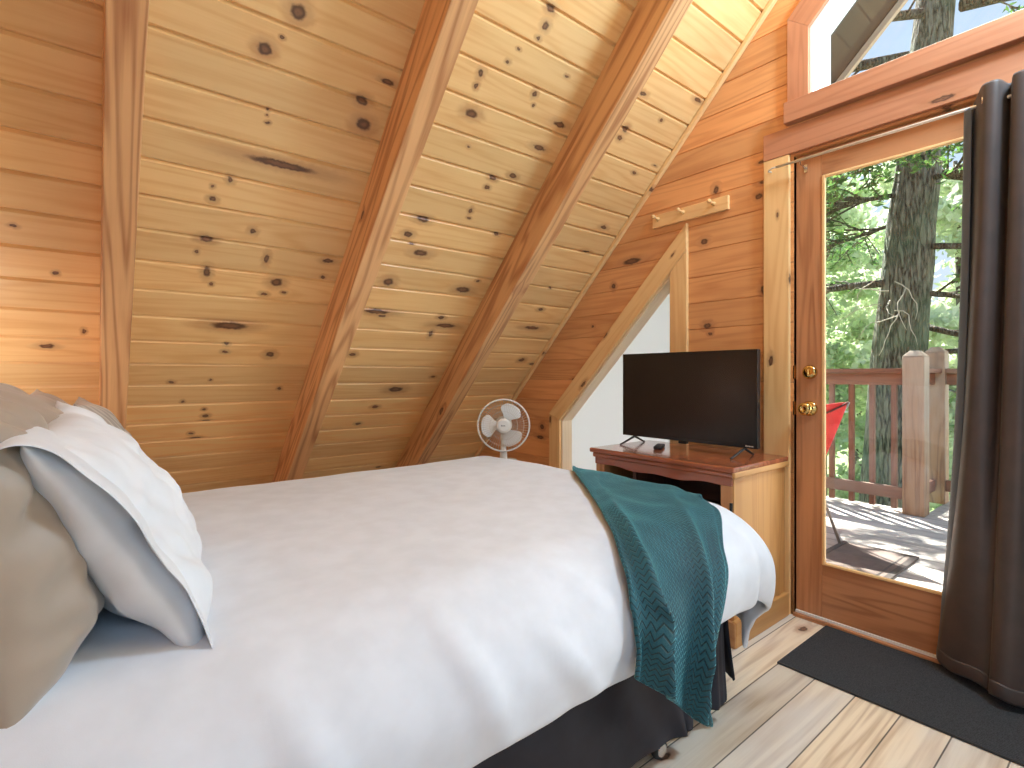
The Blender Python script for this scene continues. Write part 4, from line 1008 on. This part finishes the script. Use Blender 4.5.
# ------------------------------------------------------------------ trees and ground
def bark(name, a, b2, green=0.0):
    t = NT(name); tc = t.n('ShaderNodeTexCoord').outputs['Object']; s = t.sep(tc)
    v = t.comb(t.math('MULTIPLY', s[0], 9.0), t.math('MULTIPLY', s[1], 9.0), t.math('MULTIPLY', s[2], 1.7))
    vo = t.n('ShaderNodeTexVoronoi', feature='DISTANCE_TO_EDGE'); t.l(t.vm('ADD', v, t.vm('MULTIPLY', t.noise(v, 2.0, 3.0, col=True), (0.9, 0.9, 0.9))), vo.inputs['Vector']); vo.inputs['Scale'].default_value = 2.1
    e = t.mr(vo.outputs['Distance'], 0.0, 0.22, 0, 1, True); n = t.noise(v, 6.0, 4.0)
    c = t.mix(e, b2, a); c = t.mix(t.mr(n, 0.4, 0.75), c, srgb(146, 148, 136))
    if green: c = t.mix(t.math('MULTIPLY', t.mr(t.noise(tc, 1.7, 3.0), 0.45, 0.65), green), c, srgb(92, 122, 100))
    t.P(Base_Color=c, Roughness=0.9); t.bump(t.math('ADD', e, t.math('MULTIPLY', n, 0.4)), 0.9, 0.03); return t.m
M_bark = bark('gray_bark', srgb(116, 114, 102), srgb(40, 38, 34), 0.55)
M_bark2 = bark('brown_bark', srgb(92, 84, 72), srgb(48, 44, 38))
def leafm(name, a, b2, tr):
    t = NT(name); rnd = t.n('ShaderNodeNewGeometry').outputs['Random Per Island']
    c = t.mix(rnd, a, b2); t.P(Base_Color=c, Roughness=0.55)
    tl = t.n('ShaderNodeBsdfTranslucent'); t.l(t.mix(rnd, a, tr), tl.inputs[0])
    mx = t.n('ShaderNodeMixShader'); mx.inputs[0].default_value = 0.5; t.l(t.b.outputs[0], mx.inputs[1]); t.l(tl.outputs[0], mx.inputs[2]); t.l(mx.outputs[0], t.out.inputs[0]); return t.m
M_leafA = leafm('sunlit_leaves', srgb(216, 228, 198), srgb(246, 249, 236), srgb(234, 243, 212))
M_leafB = leafm('fresh_leaves', srgb(190, 212, 170), srgb(232, 241, 216), srgb(222, 236, 196))
M_needle = leafm('hemlock_needles', srgb(70, 112, 66), srgb(112, 150, 90), srgb(120, 160, 80))

def leaves(name, pts, size, mat, parent, flat=0.0, aspect=0.55):
    """one small folded quad per point, all in one mesh (leaves nobody could count)"""
    n = len(pts); a = RNG.normal(size=(n, 3)); a[:, 2] *= (1 - flat); a /= np.linalg.norm(a, axis=1)[:, None] + 1e-9
    r = RNG.normal(size=(n, 3)); b = np.cross(a, r); b[:, 2] *= (1 - flat * 0.7); b /= np.linalg.norm(b, axis=1)[:, None] + 1e-9
    s = size * RNG.uniform(0.6, 1.35, n)[:, None]
    P = np.asarray(pts); V = np.empty((n, 4, 3))
    V[:, 0] = P - a * s; V[:, 1] = P + b * s * aspect; V[:, 2] = P + a * s; V[:, 3] = P - b * s * aspect
    V[:, 1] += np.cross(a, b) * s * 0.18; V[:, 3] += np.cross(a, b) * s * 0.18
    me = bpy.data.meshes.new(name); me.vertices.add(n * 4); me.vertices.foreach_set('co', V.reshape(-1))
    me.loops.add(n * 4); me.loops.foreach_set('vertex_index', np.arange(n * 4, dtype=np.int32))
    me.polygons.add(n); me.polygons.foreach_set('loop_start', np.arange(0, n * 4, 4, dtype=np.int32)); me.polygons.foreach_set('loop_total', np.full(n, 4, dtype=np.int32))
    me.materials.append(mat); me.update(calc_edges=True); me.validate()
    o = bpy.data.objects.new(name, me); link(o, parent); return o
def ground():
    n = 40; G = []
    for i in range(n):
        row = []
        for j in range(n):
            x = 2.7 + i * 1.1; y = -24 + j * 1.3; d = max(0, x - 6)
            z = -2.6 - 0.05 * d + 0.35 * nz(x * 0.3, y * 0.3, 0) 
            row.append(Vector((x, y, z)))
        G.append(row)
    M = plain('leaf_litter', srgb(130, 150, 90), 0.9)
    o = grid_obj('ground', G, M, None, 0, 0); o['kind'] = 'structure'
ground()
# the big trunk just past the railing
tx, ty = 6.95, 2.10
big = thing('conifer_tree', 'big rough-barked conifer trunk standing just beyond the deck railing', 'tree', (tx, ty, -2.9))
def trunk_c(z):   # gentle lean to the right
    k = (z + 2.9)
    return Vector((tx + 0.03 * k + 0.05 * math.sin(k * 0.7), ty - 0.066 * k - 0.03 * math.sin(k * 0.9 + 1), z))
vs = []; fs = []; NA, NZ = 40, 90
for i in range(NZ):
    z = -3.0 + 13.0 * i / (NZ - 1); c = trunk_c(z); r = 0.335 - 0.020 * (z + 2.9) + 0.12 * math.exp(-(z + 3.0) * 1.4)
    for k in range(NA):
        w = 2 * math.pi * k / NA
        rr = r * (1 + 0.06 * nz(math.cos(w) * 1.5, math.sin(w) * 1.5, z * 0.35, 2.2) + 0.05 * nz(math.cos(w) * 3, math.sin(w) * 3, z * 0.5, 4.0))
        vs.append((c.x + rr * math.cos(w), c.y + rr * math.sin(w), z))
for i in range(NZ - 1):
    for k in range(NA):
        l = (k + 1) % NA; fs.append((i*NA+k, i*NA+l, (i+1)*NA+l, (i+1)*NA+k))
mesh_obj('trunk', vs, fs, M_bark, big, smooth=True)
npts = []
def branch(z0, az, length, rise, r0, twigs=10, needles=True, seed=0, nl=1.0):
    rnd = random.Random(seed * 31 + 5); c = trunk_c(z0); d = Vector((math.cos(az), math.sin(az), 0)); path = []; rad = []
    for k in range(9):
        f = k / 8
        path.append(c + d * (0.2 + length * f) + Vector((0, 0, rise * f + 0.12 * math.sin(f * 3 + seed))) + Vector((-d.y, d.x, 0)) * (0.15 * math.sin(f * 4 + seed * 2)))
        rad.append(r0 * (1 - 0.8 * f))
    m = MB().tube(path, rad, 8)
    for q in range(twigs):
        f = 0.03 + 0.97 * rnd.random() ** 1.25; k = min(7, int(f * 8)); p = path[k].lerp(path[k + 1], f * 8 - k)
        td = (d * rnd.uniform(0.3, 1) + Vector((-d.y, d.x, 0)) * rnd.uniform(-1, 1) + Vector((0, 0, rnd.uniform(-0.35, 0.25)))).normalized()
        L = rnd.uniform(0.4, 0.9) * (1.2 - 0.5 * f); tp = [p, p + td * L * 0.5 + Vector((0, 0, 0.03)), p + td * L]
        m.tube(tp, [0.014, 0.010, 0.005], 5)
        for s_ in range(4):
            g = rnd.uniform(0.3, 1); b3 = p + td * L * g; sd = (td + Vector((rnd.uniform(-1, 1), rnd.uniform(-1, 1), rnd.uniform(-0.5, 0.2)))).normalized()
            m.tube([b3, b3 + sd * 0.16, b3 + sd * 0.3], [0.007, 0.006, 0.004], 4)
            if needles:
                for e in range(int(14 * nl)): npts.append(tuple(b3 + sd * rnd.uniform(0, 0.36) + Vector((rnd.gauss(0, 0.035), rnd.gauss(0, 0.035), rnd.gauss(0, 0.02)))))
    m.build('branch', M_bark2, big, smooth=True)
# measured limbs: (height, azimuth, length, rise, radius)
A = math.radians
branch(2.00, A(105), 2.6, -0.10, 0.045, 22, True, 1, 0.5)
branch(2.35, A(-75), 2.2, -0.15, 0.036, 12, True, 2, 0.7)
branch(1.95, A(-82), 2.4, -0.10, 0.034, 12, True, 3, 0.6)
branch(1.72, A(-70), 2.0, -0.55, 0.036, 10, True, 4, 0.5)
branch(1.42, A(-78), 2.2, 0.02, 0.032, 10, True, 5, 0.5)
branch(1.02, A(-72), 2.0, -0.35, 0.032, 10, True, 6, 0.5)
branch(3.25, A(-62), 2.6, -1.05, 0.05, 18, True, 7, 1.0)
branch(2.95, A(150), 2.4, -0.25, 0.028, 34, True, 8, 1.1)
branch(2.75, A(100), 2.2, -0.3, 0.024, 30, True, 9, 0.9)
branch(3.5, A(170), 2.2, -0.2, 0.03, 34, True, 10, 1.3)
branch(3.3, A(-120), 2.0, -0.5, 0.03, 30, True, 11, 1.3)
branch(3.9, A(95), 2.8, 0.1, 0.05, 16, True, 12, 0.7)
branch(4.5, A(110), 3.4, -0.1, 0.06, 18, True, 13, 0.8)
branch(4.35, A(-72), 2.6, 0.85, 0.10, 12, True, 14, 0.6)
branch(4.9, A(-60), 2.8, 0.5, 0.08, 12, True, 15, 0.6)
branch(5.0, A(140), 3.4, -0.3, 0.05, 14, True, 16, 0.8)
branch(5.6, A(190), 3.4, 0.1, 0.06, 14, True, 17, 0.6)
branch(6.2, A(160), 3.4, 0.3, 0.06, 14, True, 18, 0.6)
branch(6.8, A(215), 3.4, 0.2, 0.06, 14, True, 19, 0.6)
branch(7.4, A(130), 3.2, 0.3, 0.06, 14, True, 20, 0.6)
nd_ = leaves('needles', npts, 0.042, M_needle, big, 0.5, 0.35); nd_['kind'] = 'stuff'
# pale dead twigs hanging off the trunk
c = trunk_c(1.95) + Vector((-0.33, 0.02, 0)); m = MB(); rr_ = random.Random(3)
for k in range(9):
    p = c + Vector((rr_.uniform(-.02, .05), rr_.uniform(-.12, .14), rr_.uniform(-.25, .25))); path = [p]
    dv = Vector((-0.25, rr_.uniform(-1, 1), rr_.uniform(-.9, .2))).normalized()
    for q in range(6):
        dv = (dv + Vector((rr_.uniform(-.2, .2), rr_.uniform(-.6, .6), rr_.uniform(-.8, .3)))).normalized(); path.append(path[-1] + dv * 0.085)
    m.tube(path, [0.007, 0.006, 0.005, 0.005, 0.004, 0.003, 0.002], 5)
tw = m.build('dead_twigs', plain('bleached_twig', srgb(205, 196, 182), 0.8), big, smooth=True); tw['label'] = 'pale tangle of dead twigs on the trunk'

def leaf_tree(x, y, zb, h, rad, n, mat, seed, label, size=0.10):
    r = np.random.default_rng(seed)
    t = thing('leafy_tree', label, 'tree', (x, y, zb), 'bright green trees beyond the deck')
    MB().tube([(x, y, zb - 0.1), (x + 0.1, y, zb + h * 0.4), (x - 0.05, y + 0.1, zb + h * 0.8)], [0.13, 0.09, 0.03], 8).build('trunk', M_bark2, t, smooth=True)
    k = 34; cen = r.normal(size=(k, 3)); cen /= np.linalg.norm(cen, axis=1)[:, None]; cen *= r.uniform(0.35, 1.0, k)[:, None]
    cen = cen * np.array([rad, rad, h * 0.50]) + np.array([x, y, zb + h * 0.52])
    idx = r.integers(0, k, n); p = cen[idx] + r.normal(size=(n, 3)) * np.array([0.42, 0.42, 0.26]) * rad * 0.42
    o = leaves('foliage', p, size, mat, t); o['kind'] = 'stuff'
    return t
k = 0
for (x0, ys, h, rd) in ((11.0, (-0.3, 2.0, 4.3, 6.6), 10.0, 1.10), (14.2, (1.2, 3.9, 6.6, 9.3), 9.0, 1.32), (18.0, (2.4, 5.6, 8.8, 12.0), 11.0, 1.58)):
    for y in ys:
        leaf_tree(x0 + 0.4 * ((k % 3) - 1), y, -3.0 - 0.04 * (x0 - 6), h * (0.92 + 0.05 * (k % 4)), rd, 15000, M_leafA if k % 2 else M_leafB, 40 + k, 'bright green leafy tree in the sunlit wood beyond the deck railing', 0.075 + 0.004 * (x0 - 10)); k += 1

# ------------------------------------------------------------------ light
def world():
    w = bpy.data.worlds.new('sky'); SC.world = w; w.use_nodes = True; t = w.node_tree; t.nodes.clear()
    out = t.nodes.new('ShaderNodeOutputWorld'); bg = t.nodes.new('ShaderNodeBackground'); t.links.new(bg.outputs[0], out.inputs[0])
    tc = t.nodes.new('ShaderNodeTexCoord'); s = t.nodes.new('ShaderNodeSeparateXYZ'); t.links.new(tc.outputs['Generated'], s.inputs[0])
    ramp = t.nodes.new('ShaderNodeValToRGB'); t.links.new(s.outputs[2], ramp.inputs[0]); e = ramp.color_ramp.elements
    e[0].position = 0.0; e[0].color = (0.62, 0.70, 0.72, 1); e[1].position = 0.75; e[1].color = (0.36, 0.55, 0.86, 1)
    q = ramp.color_ramp.elements.new(0.25); q.color = (0.60, 0.75, 0.95, 1)
    # bright lobe added low in the sky, out of view, to light the room
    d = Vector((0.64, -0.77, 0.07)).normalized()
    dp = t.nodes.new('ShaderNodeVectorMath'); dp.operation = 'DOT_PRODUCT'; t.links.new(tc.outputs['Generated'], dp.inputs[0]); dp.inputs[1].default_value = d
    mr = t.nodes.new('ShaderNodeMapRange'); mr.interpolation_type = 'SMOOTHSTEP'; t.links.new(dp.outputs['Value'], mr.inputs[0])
    mr.inputs[1].default_value = math.cos(math.radians(LOBE_R)); mr.inputs[2].default_value = math.cos(math.radians(LOBE_R * 0.5))
    mx = t.nodes.new('ShaderNodeMix'); mx.data_type = 'RGBA'; t.links.new(mr.outputs[0], mx.inputs[0]); t.links.new(ramp.outputs[0], mx.inputs[6]); mx.inputs[7].default_value = (LOBE, LOBE * 0.98, LOBE * 0.94, 1)
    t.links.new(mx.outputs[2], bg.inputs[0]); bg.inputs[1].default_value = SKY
SKY, LOBE, LOBE_R = 0.76, 10.5, 20.0
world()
sd_ = bpy.data.lights.new('sun', 'SUN'); sd_.energy = 13.0; sd_.angle = math.radians(0.8); sd_.color = (1.0, 0.95, 0.87)
so_ = bpy.data.objects.new('sun', sd_); COL.objects.link(so_)
sdir = Vector((0.38, 0.50, 0.78)).normalized(); so_.rotation_euler = sdir.to_track_quat('Z', 'Y').to_euler()
def lamp(name, loc, power, r, col):
    l = bpy.data.lights.new(name, 'POINT'); l.energy = power; l.shadow_soft_size = r; l.color = col
    o = bpy.data.objects.new(name, l); o.location = loc; COL.objects.link(o); return o
lamp('fill_light_gable', (2.08, -0.15, 2.85), 92, 0.13, (0.52, 0.77, 1.0))  # unseen fill light added beside the gable, no fixture belongs to it
lamp('bedside_lamp', (-0.45, 2.45, 0.88), 3.2, 0.07, (0.86, 0.93, 1.0))
lamp('fill_light_low', (0.1, -1.2, 1.75), 20, 0.35, (0.52, 0.77, 1.0))  # soft fill added on the camera side, no lamp stands there
